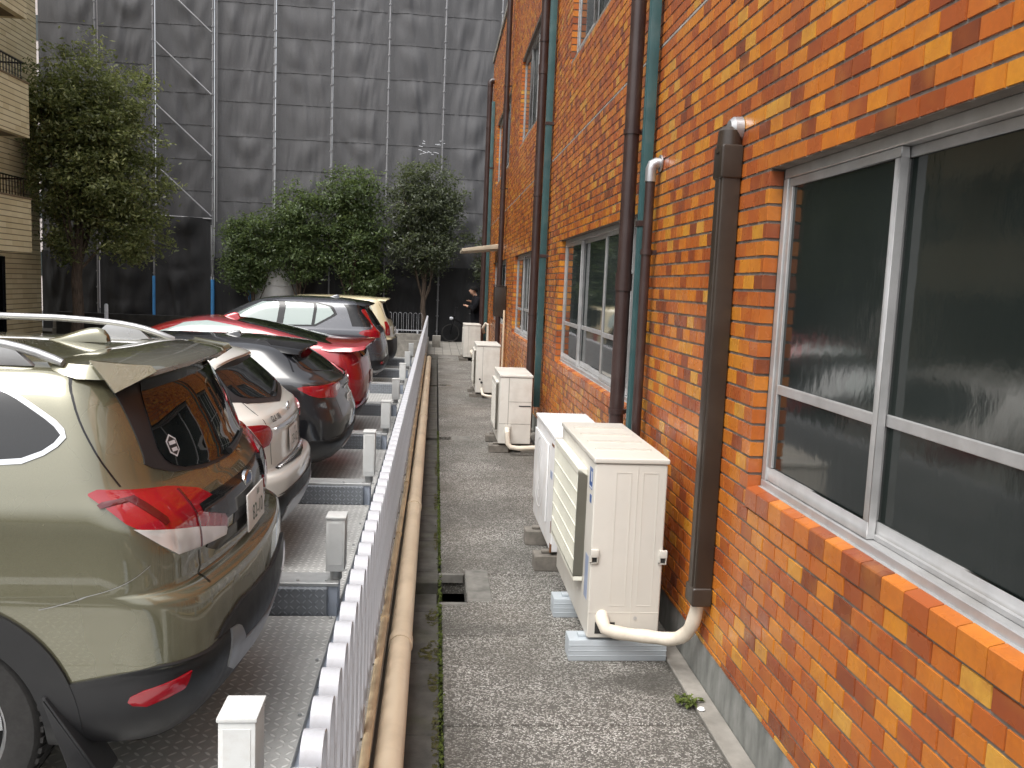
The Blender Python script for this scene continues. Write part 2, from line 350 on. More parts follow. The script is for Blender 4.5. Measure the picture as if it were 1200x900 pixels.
# ------------------------------------------------------------------ mesh helpers
class MB:
    def __init__(s):
        s.v = []; s.f = []; s.attr = []
    def add(s, vs, fs, a=None):
        o = len(s.v)
        s.v.extend([tuple(map(float, p)) for p in vs])
        for f in fs: s.f.append(tuple(i + o for i in f))
        if a is not None: s.attr.extend([a] * len(fs))
    def box(s, x0, x1, y0, y1, z0, z1):
        s.add([(x0, y0, z0), (x1, y0, z0), (x1, y1, z0), (x0, y1, z0), (x0, y0, z1), (x1, y0, z1), (x1, y1, z1), (x0, y1, z1)],
              [(0, 3, 2, 1), (4, 5, 6, 7), (0, 1, 5, 4), (1, 2, 6, 5), (2, 3, 7, 6), (3, 0, 4, 7)])
    def beam(s, a, b, w, h, up=(0, 0, 1)):
        a, b, up = Vector(a), Vector(b), Vector(up)
        d = (b - a).normalized()
        x = d.cross(up)
        x = x.normalized() if x.length > 1e-5 else Vector((1, 0, 0))
        y = x.cross(d).normalized()
        vs = []
        for p in (a, b):
            for sx, sy in ((-1, -1), (1, -1), (1, 1), (-1, 1)):
                vs.append(p + x * (w / 2 * sx) + y * (h / 2 * sy))
        s.add(vs, [(0, 3, 2, 1), (4, 5, 6, 7), (0, 1, 5, 4), (1, 2, 6, 5), (2, 3, 7, 6), (3, 0, 4, 7)])
    def tube(s, pts, r, n=12, cap=True):
        pts = [Vector(p) for p in pts]
        rr = r if isinstance(r, (list, tuple)) else [r] * len(pts)
        t0 = (pts[1] - pts[0]).normalized()
        ref = Vector((0, 0, 1)) if abs(t0.z) < 0.9 else Vector((0, 1, 0))
        x = t0.cross(ref).normalized()
        vs = []
        for i, p in enumerate(pts):
            if i == 0: t = t0
            elif i == len(pts) - 1: t = (pts[i] - pts[i - 1]).normalized()
            else: t = ((pts[i + 1] - p).normalized() + (p - pts[i - 1]).normalized()).normalized()
            x = (x - t * x.dot(t)).normalized(); y = t.cross(x)
            for k in range(n):
                a = 2 * math.pi * k / n
                vs.append(p + (x * math.cos(a) + y * math.sin(a)) * rr[i])
        fs = []
        for i in range(len(pts) - 1):
            for k in range(n):
                k2 = (k + 1) % n
                fs.append((i * n + k, i * n + k2, (i + 1) * n + k2, (i + 1) * n + k))
        if cap:
            fs.append(tuple(range(n - 1, -1, -1))); o = (len(pts) - 1) * n
            fs.append(tuple(o + k for k in range(n)))
        s.add(vs, fs)
    def lathe(s, prof, c, axis='y', n=32):
        # prof: (radius, along) pairs
        vs = []
        for r, h in prof:
            for k in range(n):
                a = 2 * math.pi * k / n; p, q = r * math.cos(a), r * math.sin(a)
                vs.append({'y': (c[0] + p, c[1] + h, c[2] + q), 'x': (c[0] + h, c[1] + p, c[2] + q), 'z': (c[0] + p, c[1] + q, c[2] + h)}[axis])
        fs = []
        for i in range(len(prof) - 1):
            for k in range(n):
                k2 = (k + 1) % n
                fs.append((i * n + k, i * n + k2, (i + 1) * n + k2, (i + 1) * n + k))
        s.add(vs, fs)
    def disc(s, c, r, axis='y', n=24):
        vs = []
        for k in range(n):
            a = 2 * math.pi * k / n; p, q = r * math.cos(a), r * math.sin(a)
            vs.append({'y': (c[0] + p, c[1], c[2] + q), 'x': (c[0], c[1] + p, c[2] + q), 'z': (c[0] + p, c[1] + q, c[2])}[axis])
        s.add(vs, [tuple(range(n))])
    def grid(s, P, closed=False):
        P = np.asarray(P); a, b = P.shape[:2]
        fs = []
        for i in range(a - 1):
            for j in range(b if closed else b - 1):
                j2 = (j + 1) % b
                fs.append((i * b + j, i * b + j2, (i + 1) * b + j2, (i + 1) * b + j))
        s.add(P.reshape(-1, 3), fs)
    def build(s, name, mat, parent=None, smooth=False, bevel=0.0, seg=2, attr=None, ang=35, fix=True):
        me = bpy.data.meshes.new(name)
        me.from_pydata(s.v, [], s.f)
        if attr is not None:
            at = me.attributes.new(attr, 'FLOAT', 'FACE')
            at.data.foreach_set('value', np.array(s.attr, dtype=np.float32))
        if bevel > 0 or (fix and len(s.v) < 60000):
            bm = bmesh.new(); bm.from_mesh(me)
            if bevel > 0:
                bmesh.ops.remove_doubles(bm, verts=bm.verts, dist=1e-5)
                ed = [e for e in bm.edges if len(e.link_faces) == 2 and e.calc_face_angle(0) > R(30)]
                bmesh.ops.bevel(bm, geom=ed, offset=bevel, segments=seg, affect='EDGES', profile=0.6)
            if fix: bmesh.ops.recalc_face_normals(bm, faces=bm.faces)
            bm.to_mesh(me); bm.free()
        me.materials.append(mat)
        if smooth or bevel > 0:
            me.polygons.foreach_set('use_smooth', [True] * len(me.polygons))
            me.set_sharp_from_angle(angle=R(ang))
        ob = bpy.data.objects.new(name, me)
        COL.objects.link(ob)
        if parent is not None: ob.parent = parent
        return ob

def tag(o, label=None, cat=None, group=None, kind=None):
    if label: o['label'] = label
    if cat: o['category'] = cat
    if group: o['group'] = group
    if kind: o['kind'] = kind
    return o

def thing(name, label, cat, loc=(0, 0, 0), group=None, rz=0.0):
    o = bpy.data.objects.new(name, None)
    o.empty_display_size = 0.2
    COL.objects.link(o)
    o.location = loc; o.rotation_euler = (0, 0, rz)
    return tag(o, label, cat, group)

def copy_tree(o, parent=None):
    c = o.copy(); COL.objects.link(c)
    if parent is not None: c.parent = parent
    for ch in [k for k in bpy.data.objects if k.parent == o]:
        copy_tree(ch, c)
    return c

def struct(o):
    o['kind'] = 'structure'
    return o

def text_geo(txt, size, depth=0.0):
    cu = bpy.data.curves.new('text', 'FONT'); cu.body = txt; cu.size = size; cu.extrude = depth; cu.align_x = 'CENTER'; cu.align_y = 'CENTER'
    ob = bpy.data.objects.new('text', cu); COL.objects.link(ob)
    dg = bpy.context.evaluated_depsgraph_get()
    me = bpy.data.meshes.new_from_object(ob.evaluated_get(dg))
    vs = [tuple(v.co) for v in me.vertices]; fs = [tuple(p.vertices) for p in me.polygons]
    bpy.data.objects.remove(ob); bpy.data.curves.remove(cu); bpy.data.meshes.remove(me)
    return vs, fs

def bezier(p0, p1, p2, p3, n=12):
    out = []
    for i in range(n + 1):
        t = i / n; u = 1 - t
        out.append(tuple(u ** 3 * a + 3 * u * u * t * b + 3 * u * t * t * c + t ** 3 * d for a, b, c, d in zip(p0, p1, p2, p3)))
    return out

def skin_mesh(verts, edges, radii, sub=2, root=0):
    me = bpy.data.meshes.new('skin'); me.from_pydata(verts, edges, []); ob = bpy.data.objects.new('skin', me); COL.objects.link(ob)
    md = ob.modifiers.new('s', 'SKIN'); md.use_smooth_shade = True
    sv = me.skin_vertices[0].data
    for i, r in enumerate(radii):
        sv[i].radius = (r, r) if not isinstance(r, tuple) else r
        sv[i].use_root = (i == root)
    ob.modifiers.new('u', 'SUBSURF').levels = sub
    dg = bpy.context.evaluated_depsgraph_get()
    m2 = bpy.data.meshes.new_from_object(ob.evaluated_get(dg))
    vs = [tuple(v.co) for v in m2.vertices]; fs = [tuple(p.vertices) for p in m2.polygons]
    bpy.data.objects.remove(ob)
    return vs, fs

rnd = random.Random(7)
nrng = np.random.default_rng(11)

# ================================================================== GROUND
XW = 1.17
mb = MB(); mb.box(-400, 400, -300, 700, -0.9, -0.6)
struct(mb.build('ground', M['asphalt']))

# pavement slabs between the drain channel and the wall; pits are left open
mb = MB()
joints = [-1.2, -0.35, 0.5, 1.35, 2.2, 3.045, 3.875, 4.72, 5.57, 6.42, 7.27, 8.12, 8.97, 9.13, 9.85, 10.7, 11.55, 12.4, 13.2, 13.77, 13.94, 14.8, 15.65, 16.5, 17.35, 18.2, 18.68, 18.84, 19.85]
for a, b in zip(joints[:-1], joints[1:]):
    a2, b2 = a + 0.0055, b - 0.0055
    if (a, b) == (8.97, 9.13) or (a, b) == (13.77, 13.94) or (a, b) == (18.68, 18.84):
        mb.box({8.97: 0.205, 13.77: 0.30, 18.68: 0.38}[a], 1.082, a2, b2, -0.12, 0.0)
    elif (a, b) == (3.875, 4.72):
        mb.box(0.078, 1.082, a2, 4.29, -0.12, 0.0); mb.box(0.212, 1.082, 4.29, b2, -0.12, 0.0)
    elif (a, b) == (4.72, 5.57):
        mb.box(0.078, 1.082, 4.73, b2, -0.12, 0.0)
    else:
        mb.box(0.078, 1.082, a2, b2, -0.12, 0.0)
mb.v = [(x, y, z + 0.004 * mnoise.noise((x * 1.5, y * 1.1, 0))) for x, y, z in mb.v]
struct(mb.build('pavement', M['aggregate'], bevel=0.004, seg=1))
mb = MB()
for k in range(24):
    y0 = -1.2 + k * 0.9; mb.box(1.087, 1.172, y0 + 0.002, y0 + 0.898, -0.12, 0.006)
struct(mb.build('pavement_edge', M['pale_concrete'], bevel=0.004, seg=1))
mb = MB(); mb.box(0.215, 1.082, -1.2, 19.84, -0.11, -0.009)
struct(mb.build('pavement_bed', M['joint_fill']))
mb = MB(); mb.box(-0.3, 1.3, -1.3, 19.9, -0.5, -0.24)
struct(mb.build('sub_ground', M['hole']))
mb = MB()
yy = -1.2
pits = [(4.30, 4.62), (8.98, 9.12), (13.78, 13.93), (18.69, 18.83)]
segs = []
while yy < 19.8:
    segs.append((yy, min(yy + 0.6, 19.85))); yy += 0.6
for a, b in segs:
    cuts = [(a, b)]
    for p, q in pits:
        nc = []
        for c0, c1 in cuts:
            if q <= c0 or p >= c1: nc.append((c0, c1))
            else:
                if p > c0: nc.append((c0, p))
                if q < c1: nc.append((q, c1))
        cuts = nc
    for c0, c1 in cuts:
        if c1 - c0 > 0.02: mb.box(-0.12, 0.062, c0 + 0.002, c1 - 0.002, -0.14, -0.012)
mb.box(-0.12, 0.055, 4.302, 4.618, -0.2, -0.075)
struct(mb.build('drain_channel', M['dark_concrete'], bevel=0.004, seg=1))
mb = MB(); mb.box(0.215, 0.345, 4.31, 4.80, -0.05, 0.006); mb.box(0.062, 0.21, 4.255, 4.292, -0.05, 0.004); mb.box(0.062, 0.205, 4.715, 4.742, -0.05, 0.004)
tag(mb.build('paving_slab', M['lid_concrete'], bevel=0.004, seg=1), 'smooth grey concrete lid beside the open square drain hole', 'paving slab')
for yc, x1, wd in ((9.05, 0.42, 'grey drain lid beside the second dark slot along the path'), (13.86, 0.56, 'grey drain lid by the dark slot near the far grey air conditioner'), (18.76, 0.62, 'grey drain lid by the farthest dark slot before the pavers')):
    mb = MB(); mb.box(x1 - 0.2, x1, yc - 0.13, yc + 0.13, -0.05, 0.006)
    tag(mb.build('paving_slab', M['lid_concrete'], bevel=0.004, seg=1), wd, 'paving slab')
mb = MB(); mb.box(-0.16, 3.0, 19.86, 24.45, -0.2, 0.0)
struct(mb.build('path', M['pavers']))
mb = MB(); mb.box(-14, 3.0, 24.46, 26.5, -0.55, -0.10)
struct(mb.build('soil', M['soil']))
mb = MB(); mb.box(-12, -0.16, 23.2, 24.46, -0.55, -0.02)
struct(mb.build('planting_bed', M['soil']))

# moss in the seam and on the channel
mb = MB()
for k in range(9000):
    y = rnd.uniform(1.0, 9.5)
    pr = max(0.0, mnoise.noise((y * 2.2, 3, 0)) + 0.55)
    if rnd.random() > pr: continue
    x = 0.069 + rnd.gauss(0, 0.0055); z = -0.012 + rnd.random() * 0.014; r = rnd.uniform(0.003, 0.008)
    a = rnd.random() * 6.28; ca, sa = math.cos(a) * r, math.sin(a) * r
    mb.add([(x - ca, y - sa, z), (x + ca, y + sa, z + r * 0.3), (x - sa * 0.7, y + ca * 0.7, z + r * 1.1)], [(0, 1, 2)])
tag(mb.build('moss', M['moss']), 'thin green moss growing in the seam beside the drain channel', 'moss', kind='stuff')
mb = MB()
for cx, cy, rx, ry in ((0.03, 4.12, 0.032, 0.11), (0.035, 3.72, 0.028, 0.12), (0.04, 3.42, 0.024, 0.09), (0.00, 3.70, 0.03, 0.06), (0.045, 5.4, 0.012, 0.2), (0.045, 2.6, 0.012, 0.12), (0.045, 6.4, 0.014, 0.25), (0.05, 3.0, 0.016, 0.3), (0.048, 7.6, 0.012, 0.3)):
    for k in range(900):
        a = rnd.random() * 6.28; q = math.sqrt(rnd.random())
        x, y = cx + rx * q * math.cos(a), cy + ry * q * math.sin(a)
        if mnoise.noise((x * 40, y * 40, 1)) < -0.05 or x > 0.061: continue
        r = rnd.uniform(0.002, 0.006); b = rnd.random() * 6.28
        mb.add([(x - r * math.cos(b), y - r * math.sin(b), -0.011), (x + r * math.cos(b), y + r * math.sin(b), -0.0105), (x - r * math.sin(b), y + r * math.cos(b), -0.011 + r * 0.5)], [(0, 1, 2)])
tag(mb.build('moss', M['moss_brown']), 'brownish moss patches lying on the dark drain channel', 'moss', kind='stuff')

# ================================================================== BRICK BUILDING
def brick_tiles(mb, y0, y1, z0, z1, holes, x=XW, rowz=None, half=True):
    P, CH = 0.108, 0.0613
    row = 0
    zz0 = Z_SOLD - 60 * CH
    while zz0 + CH - 0.0095 < z0 + 0.006: zz0 += CH; row += 1
    zr = zz0
    while zr < z1 - 0.01:
        off = (0.0 if row % 2 == 0 else P / 2)
        ys = y0 - off
        z = max(zr, z0)
        zt = min(zr + CH - 0.0085, z1)
        while ys < y1:
            a, b = ys + 0.0023, ys + P - 0.0023
            pieces = [(max(a, y0), min(b, y1))]
            for hy0, hy1, hz0, hz1 in holes:
                if zt > hz0 + 0.012 and z < hz1 - 0.012:
                    np_ = []
                    for p, q in pieces:
                        if q <= hy0 or p >= hy1: np_.append((p, q))
                        else:
                            if p < hy0: np_.append((p, hy0))
                            if q > hy1: np_.append((hy1, q))
                    pieces = np_
            for p, q in pieces:
                if q - p > 0.008:
                    tv = one_tile(mb, x, p, q, z, zt)
                    for h in holes:
                        if abs(p - h[1]) < 1e-6: edge_tone[(round(h[1], 3), round(z, 3))] = tv
            ys += P
        zr += CH; row += 1
edge_tone = {}
Z_SOLD = 0.878

def rtile():
    r = rnd.random()
    return min(1.0, max(0.0, rnd.gauss(0.48, 0.26)))

def one_tile(mb, x, y0, y1, z0, z1, d=0.012):
    e = 0.0016; j = [rnd.gauss(0, 0.00055) for _ in range(3)]
    tv = rtile()
    mb.add([(x + d, y0, z0), (x + d, y1, z0), (x + d, y1, z1), (x + d, y0, z1),
            (x + j[0], y0 + e, z0 + e), (x + j[1], y1 - e, z0 + e), (x + j[2], y1 - e, z1 - e), (x + j[0] - j[1] + j[2], y0 + e, z1 - e)],
           [(7, 6, 5, 4), (4, 5, 1, 0), (5, 6, 2, 1), (6, 7, 3, 2), (7, 4, 0, 3)], tv)
    return tv

def jamb_tiles(mb, y, x0, x1, z0, z1, sgn=-1):
    # returns on the window jamb, facing sgn*Y
    CH = 0.0613
    z = Z_SOLD - 60 * CH
    while z < z0 - 0.04: z += CH
    while z < z1 - 0.01:
        zt = min(z + CH - 0.0085, z1)
        e = 0.0016; tv = edge_tone.get((round(y, 3), round(z, 3)), rtile()); d = -sgn * 0.012
        mb.add([(x0, y + d, z), (x1, y + d, z), (x1, y + d, zt), (x0, y + d, zt), (x0 + e, y, z + e), (x1 - e, y, z + e), (x1 - e, y, zt - e), (x0 + e, y, zt - e)],
               [(4, 5, 6, 7), (0, 1, 5, 4), (1, 2, 6, 5), (2, 3, 7, 6), (3, 0, 4, 7)], tv)
        z += CH

PL = 0.178          # plinth top
Z_LINT, Z_SILL, Z_SOLD = 2.102, 0.946, 0.878
YN, YF, ZR = -1.6, 20.35, 6.72
wins = [(-0.40, 3.01, Z_SOLD, Z_LINT), (4.78, 8.19, Z_SOLD, Z_LINT), (9.66, 13.07, Z_SOLD, Z_LINT), (14.6, 17.95, Z_SOLD, Z_LINT)]
uw = [(4.78, 8.08, 3.72, 4.96), (9.66, 13.07, 3.72, 4.96), (14.9, 18.25, 3.72, 4.96), (-0.4, 3.01, 3.72, 4.96)]
bld = thing('brick_building', 'orange glazed brick building with aluminium windows along the right side', 'building', (XW, 8, 0))
BO = Vector((XW, 8, 0))
def bpart(mb, name, mat, parent=bld, **k):
    mb.v = [(x - BO.x, y - BO.y, z - BO.z) for x, y, z in mb.v]
    return mb.build(name, mat, parent, **k)
mb = MB()
brick_tiles(mb, YN, YF, PL, 2.962, wins)
brick_tiles(mb, YN, YF, 2.975, ZR - 0.02, uw)
for (a, b, c, d) in wins:
    jamb_tiles(mb, b, XW + 0.001, XW + 0.052, c + 0.061, d, -1)
    jamb_tiles(mb, a, XW + 0.001, XW + 0.052, c + 0.061, d, 1)
    # soldier sill: square front tiles with a sloping top
    y = b - 0.108
    while y > a - 0.02:
        p, q = y + 0.002, y + 0.106; tv = min(0.62, rtile() * 0.8); j = rnd.gauss(0, 0.0006)
        xf = XW - 0.004 + j
        mb.add([(XW + 0.02, p, c), (XW + 0.02, q, c), (xf, p, c), (xf, q, c), (xf, p, c + 0.064), (xf, q, c + 0.064),
                (xf + 0.003, p, c + 0.0675), (xf + 0.003, q, c + 0.0675), (XW + 0.036, p, c + 0.0765), (XW + 0.036, q, c + 0.0765)],
               [(0, 1, 3, 2), (2, 3, 5, 4), (4, 5, 7, 6), (6, 7, 9, 8), (2, 4, 6, 8, 0), (1, 9, 7, 5, 3)], tv)
        y -= 0.108
for (a, b, c, d) in uw:
    jamb_tiles(mb, b, XW + 0.001, XW + 0.052, c + 0.01, d, -1)
bpart(mb, 'brick_wall', M['brick'], attr='tile', fix=False)
# backing / mortar bed: boxes around the openings
mb = MB()
def mort(y0, y1, z0, z1): mb.box(XW + 0.0052, XW + 0.30, y0, y1, z0, z1)
zones = [(PL, Z_SOLD), (Z_SOLD, Z_LINT), (Z_LINT, 3.72), (3.72, 4.96), (4.96, ZR - 0.02)]
for i, (z0, z1) in enumerate(zones):
    hs_ = wins if i == 1 else (uw if i == 3 else [])
    y = YN
    for (a, b, c, d) in sorted(hs_):
        mort(y, a - 0.006, z0, z1); y = b + 0.006
    mort(y, YF, z0, z1)
for (a, b, c, d) in wins:
    mb.add([(XW + 0.002, a, c - 0.004), (XW + 0.08, a, c - 0.004), (XW + 0.08, a, c + 0.077), (XW + 0.002, a, c + 0.062), (XW + 0.002, b, c - 0.004), (XW + 0.08, b, c - 0.004), (XW + 0.08, b, c + 0.077), (XW + 0.002, b, c + 0.062)],
           [(0, 1, 2, 3), (7, 6, 5, 4), (0, 3, 7, 4), (3, 2, 6, 7), (2, 1, 5, 6), (1, 0, 4, 5)])
bpart(mb, 'mortar', M['mortar'], fix=False)
mb = MB(); mb.box(XW + 0.0035, XW + 0.02, YN, YF, 2.9625, 2.9745)
bpart(mb, 'expansion_joint', M['mortar_light'])
mb = MB(); mb.box(XW + 0.004, XW + 0.3, YN, YF, -0.1, PL - 0.004)
bpart(mb, 'plinth', M['plinth'], bevel=0.004, seg=1)
mb = MB(); mb.box(XW - 0.03, XW + 0.35, YN, YF + 0.05, ZR, ZR + 0.12); mb.box(XW + 0.31, 9.0, YN + 0.02, YF - 0.02, ZR - 0.3, ZR - 0.05)
bpart(mb, 'roof', M['pale_concrete'], bevel=0.01)
mb = MB(); mb.box(XW + 0.32, 9.0, YF - 0.25, YF - 0.01, -0.1, ZR - 0.31); mb.box(XW + 0.32, 9.0, YN + 0.01, YN + 0.25, -0.1, ZR - 0.31); mb.box(8.7, 9.0, YN + 0.26, YF - 0.26, -0.1, ZR - 0.31)
mb.box(XW + 0.31, 8.69, YN + 0.26, YF - 0.26, 2.95, 3.1)
bpart(mb, 'side_wall', M['grey_wall'])
# framed windows; black panels set later paint the dark of the rooms
def window(a, b, c, d, mull, trans, glass, xg=XW + 0.105, name='window', skip=None):
    fr = MB(); x0, x1 = XW + 0.046, XW + 0.165
    w = 0.036
    fr.box(x0, x1, a, b, c, c + w); fr.box(x0 + 0.004, x1, a, b, d - w, d)
    fr.box(x0 + 0.002, x1, a, a + w, c + w, d - w); fr.box(x0 + 0.002, x1, b - w, b, c + w, d - w)
    fr.box(x0 - 0.012, x0 + 0.02, a + 0.002, b - 0.002, c - 0.010, c + 0.010)
    fr.box(x0 + 0.03, x0 + 0.05, a + w, b - w, c + w, c + w + 0.018)
    f = bpart(fr, name, M['alu'], bevel=0.003, seg=1)
    ys = [b - w] + mull + [a + w]
    for i, (q, p) in enumerate(zip(ys[:-1], ys[1:])):
        off = 0.0 if i % 2 == 0 else 0.028
        sx0, sx1 = x0 + 0.022 + off - 0.014, x0 + 0.022 + off + 0.010
        s = MB(); sw = 0.030
        lo, hi = p - (0.022 if i < len(ys) - 2 else 0), q + (0.022 if i > 0 else 0)
        z0, z1 = c + w + 0.002, d - w - 0.002
        s.box(sx0, sx1, lo, hi, z0, z0 + 0.05); s.box(sx0, sx1, lo, hi, z1 - 0.028, z1)
        s.box(sx0, sx1, lo, lo + sw, z0 + 0.05, z1 - 0.028); s.box(sx0, sx1, hi - sw, hi, z0 + 0.05, z1 - 0.028)
        if trans: s.box(sx0 + 0.001, sx1 - 0.001, lo + sw, hi - sw, trans - 0.017, trans + 0.017)
        bpart(s, 'sash', M['alu'], f, bevel=0.002, seg=1)
        g = MB(); g.box(sx0 + 0.009, sx0 + 0.014, lo + sw - 0.004, hi - sw + 0.004, z0 + 0.045, z1 - 0.024)
        bpart(g, 'glass', glass, f)
    return f
window(-0.40, 3.00, Z_SILL, Z_LINT, [2.255, 1.40, 0.55], 1.322, M['figured_glass'])
window(4.79, 8.18, Z_SILL, Z_LINT, [7.30, 6.22, 5.36], 1.322, M['plain_glass'])
window(9.67, 13.06, Z_SILL, Z_LINT, [12.2, 11.35, 10.5], 1.322, M['plain_glass'])
window(14.61, 17.94, Z_SILL, Z_LINT, [17.1, 16.25, 15.4], 1.322, M['plain_glass'])
for (a, b, c, d) in uw:
    L = (b - a - 0.01) / 4
    window(a + 0.005, b - 0.005, c + 0.02, d, [b - L, b - 2 * L, b - 3 * L], None, M['plain_glass'])
# black panels behind the glass stand in for unlit rooms
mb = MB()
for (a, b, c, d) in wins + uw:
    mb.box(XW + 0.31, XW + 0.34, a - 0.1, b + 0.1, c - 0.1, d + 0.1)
bpart(mb, 'dark_room_panel', M['under'])
# awning over the side door
mb = MB(); mb.add([(XW - 0.72, 15.9, 2.30), (XW - 0.72, 17.4, 2.30), (XW, 17.4, 2.42), (XW, 15.9, 2.42), (XW - 0.72, 15.9, 2.25), (XW - 0.72, 17.4, 2.25), (XW, 17.4, 2.33), (XW, 15.9, 2.33)],
                  [(0, 1, 2, 3), (7, 6, 5, 4), (0, 4, 5, 1), (1, 5, 6, 2), (2, 6, 7, 3), (3, 7, 4, 0)])
bpart(mb, 'awning', M['awning'], bevel=0.006)

# ------------------------------------------------------------------ pipes on the wall
def bracket(mb, x, y, z, r):
    mb.lathe([(r + 0.001, -0.014), (r + 0.006, -0.014), (r + 0.006, 0.014), (r + 0.001, 0.014)], (x, y, z), 'z', 20)
    mb.box(x + r, XW + 0.01, y - 0.006, y + 0.006, z - 0.012, z + 0.012)

def downpipe(x, y, r, z0, z1, zs, label, joint=(), top=None):
    t = thing('drainpipe', label, 'drainpipe', (x, y, z0), 'brown drainpipes on the brick wall')
    mb = MB(); mb.tube([(0, 0, 0), (0, 0, z1 - z0)], r, 20)
    for zj in joint: mb.lathe([(r, -0.05), (r + 0.006, -0.05), (r + 0.006, 0.05), (r, 0.05)], (0, 0, zj - z0), 'z', 20)
    if top: mb.tube([(0, 0, z1 - z0 - 0.02), (0, 0, z1 - z0 + 0.06), (0.04, 0, z1 - z0 + 0.1), (XW - x + 0.02, 0, z1 - z0 + 0.1)], r * 1.12, 16)
    mb.build('pipe', M['pipe_brown'], t, smooth=True)
    for zb in zs:
        b = MB(); bracket(b, x, y, zb, r); b.v = [(p - x, q - y, w - z0) for p, q, w in b.v]
        b.build('bracket', M['pipe_brown'], t, smooth=True)
downpipe(1.085, 4.93, 0.043, 0.02, 6.68, (0.94, 2.55, 4.2, 5.8), 'thick brown drainpipe in front of the second ground floor window', (1.7,))
downpipe(1.085, 9.55, 0.047, 0.02, 6.68, (1.35, 2.66, 4.3, 5.9), 'brown drainpipe rising behind the grey unit, beside a teal pipe', (4.0,))
downpipe(1.085, 14.85, 0.045, 0.02, 6.62, (1.4, 3.3, 5.0), 'brown drainpipe behind the dark box, past the third window', (4.65,), top=None)
downpipe(1.08, 20.0, 0.06, 0.02, 6.15, (1.4, 3.4, 5.2), 'farthest brown drainpipe at the end of the brick wall', (3.2,), top=True)

def green_pipe(x, y, w, d, z0, z1, label, zs):
    t = thing('drainpipe', label, 'drainpipe', (x, y, z0), 'teal square drainpipes on the brick wall')
    mb = MB(); h = z1 - z0
    mb.box(-d / 2, d / 2, -w / 2, w / 2, 0, h); mb.box(-d / 2 - 0.004, d / 2, -w / 6, w / 6, 0.001, h - 0.001)
    mb.build('pipe', M['pipe_green'], t, bevel=0.005)
    for zb in zs:
        b = MB(); b.box(-d / 2 - 0.007, XW - x + 0.01, -w / 2 - 0.006, w / 2 + 0.006, zb - z0 - 0.016, zb - z0 + 0.016)
        b.build('bracket', M['pipe_brown'], t, bevel=0.002, seg=1)
green_pipe(1.125, 4.70, 0.062, 0.055, 0.03, 6.68, 'square teal drainpipe next to the thick brown drainpipe', (2.02, 3.6, 5.2))
green_pipe(1.12, 9.12, 0.075, 0.065, 0.36, 6.68, 'teal drainpipe between the third window and its brown neighbour', (1.98, 3.35, 5.0))
green_pipe(1.12, 19.15, 0.09, 0.07, 0.1, 5.62, 'distant teal drainpipe at the far end of the brick wall', (2.4, 4.2))
# thin brown pipe with a silver elbow
t = thing('water_pipe', 'thin brown pipe with silver elbow running up beside the teal pipe', 'pipe', (1.115, 4.55, 0.05))
mb = MB(); mb.tube([(0, 0, 0), (0, 0, 2.22)], 0.026, 16); mb.build('pipe', M['pipe_brown'], t, smooth=True)
mb = MB(); mb.tube([(0, 0, 2.18), (0, 0, 2.245), (0.008, 0, 2.268), (0.028, 0, 2.278), (0.062, 0, 2.278)], 0.030, 16); mb.lathe([(0.02, 0), (0.045, 0), (0.045, 0.008), (0.02, 0.008)], (0.044, 0, 2.278), 'x', 20); mb.build('elbow', M['silver'], t, smooth=True)
mb = MB(); bracket(mb, 1.115, 4.55, 1.86, 0.026); mb.v = [(p - 1.115, q - 4.55, w - 0.05) for p, q, w in mb.v]; mb.build('bracket', M['pipe_brown'], t, smooth=True)
# junction boxes
t = thing('junction_box', 'small dark box clamped between brown and teal pipes', 'junction box', (1.12, 9.30, 1.25))
mb = MB(); mb.box(-0.03, 0.045, -0.16, -0.09, 0.0, 0.10); mb.build('case', M['pipe_brown'], t, bevel=0.006); mb = MB(); mb.box(-0.005, 0.01, -0.09, 0.2, 0.02, 0.04); mb.build('strap', M['pipe_brown'], t)
t = thing('meter_box', 'tall dark brown box on the wall above a thin beige pipe', 'meter box', (1.0, 14.35, 1.13))
mb = MB(); mb.box(-0.03, 0.165, -0.09, 0.12, 0, 0.50); mb.build('case', M['duct_brown'], t, bevel=0.008); mb = MB(); mb.box(-0.038, -0.031, -0.07, 0.10, 0.03, 0.47); mb.build('cover', M['pipe_brown'], t, bevel=0.003); mb = MB(); mb.box(-0.05, 0.168, -0.1, 0.13, 0.505, 0.52); mb.build('lid', M['duct_brown'], t, bevel=0.003)
mb = MB(); mb.tube([(1.13, 14.1, 0.05), (1.13, 14.1, 1.25)], 0.018, 12)
tag(mb.build('conduit', M['pvc_beige'], smooth=True), 'thin beige conduit running down from the dark brown box', 'pipe')

# dark cover of the refrigerant line beside the first window
DX, DY = 1.128, 3.345
t = thing('pipe_cover', 'dark brown line cover with pale hose entering the nearest air conditioner', 'pipe cover', (DX, DY, 0.40))
mb = MB(); mb.box(-0.036, 0.040, -0.046, 0.046, 0, 1.80); mb.box(-0.042, 0.0405, -0.028, 0.028, 0.002, 1.798); mb.build('duct', M['duct_brown'], t, bevel=0.010, seg=3)
mb = MB(); mb.box(-0.045, 0.041, -0.052, 0.052, -0.03, 0.05); mb.build('coupling', M['duct_brown'], t, bevel=0.012, seg=3)
mb = MB(); mb.box(-0.045, 0.041, -0.053, 0.053, 1.70, 1.83); mb.build('coupling', M['duct_brown'], t, bevel=0.012, seg=3)
mb = MB(); mb.lathe([(0.0, 1.90), (0.03, 1.90), (0.044, 1.885), (0.048, 1.83), (0.048, 1.80)], (-0.002, 0, 0), 'z', 20); mb.build('cap', M['duct_brown'], t, smooth=True)
mb = MB(); mb.lathe([(0.0, -0.012), (0.034, -0.012), (0.048, 0.004), (0.050, 0.035)], (0.005, 0.005, 1.895), 'x', 20); mb.build('wall_cap', M['silver'], t, smooth=True)
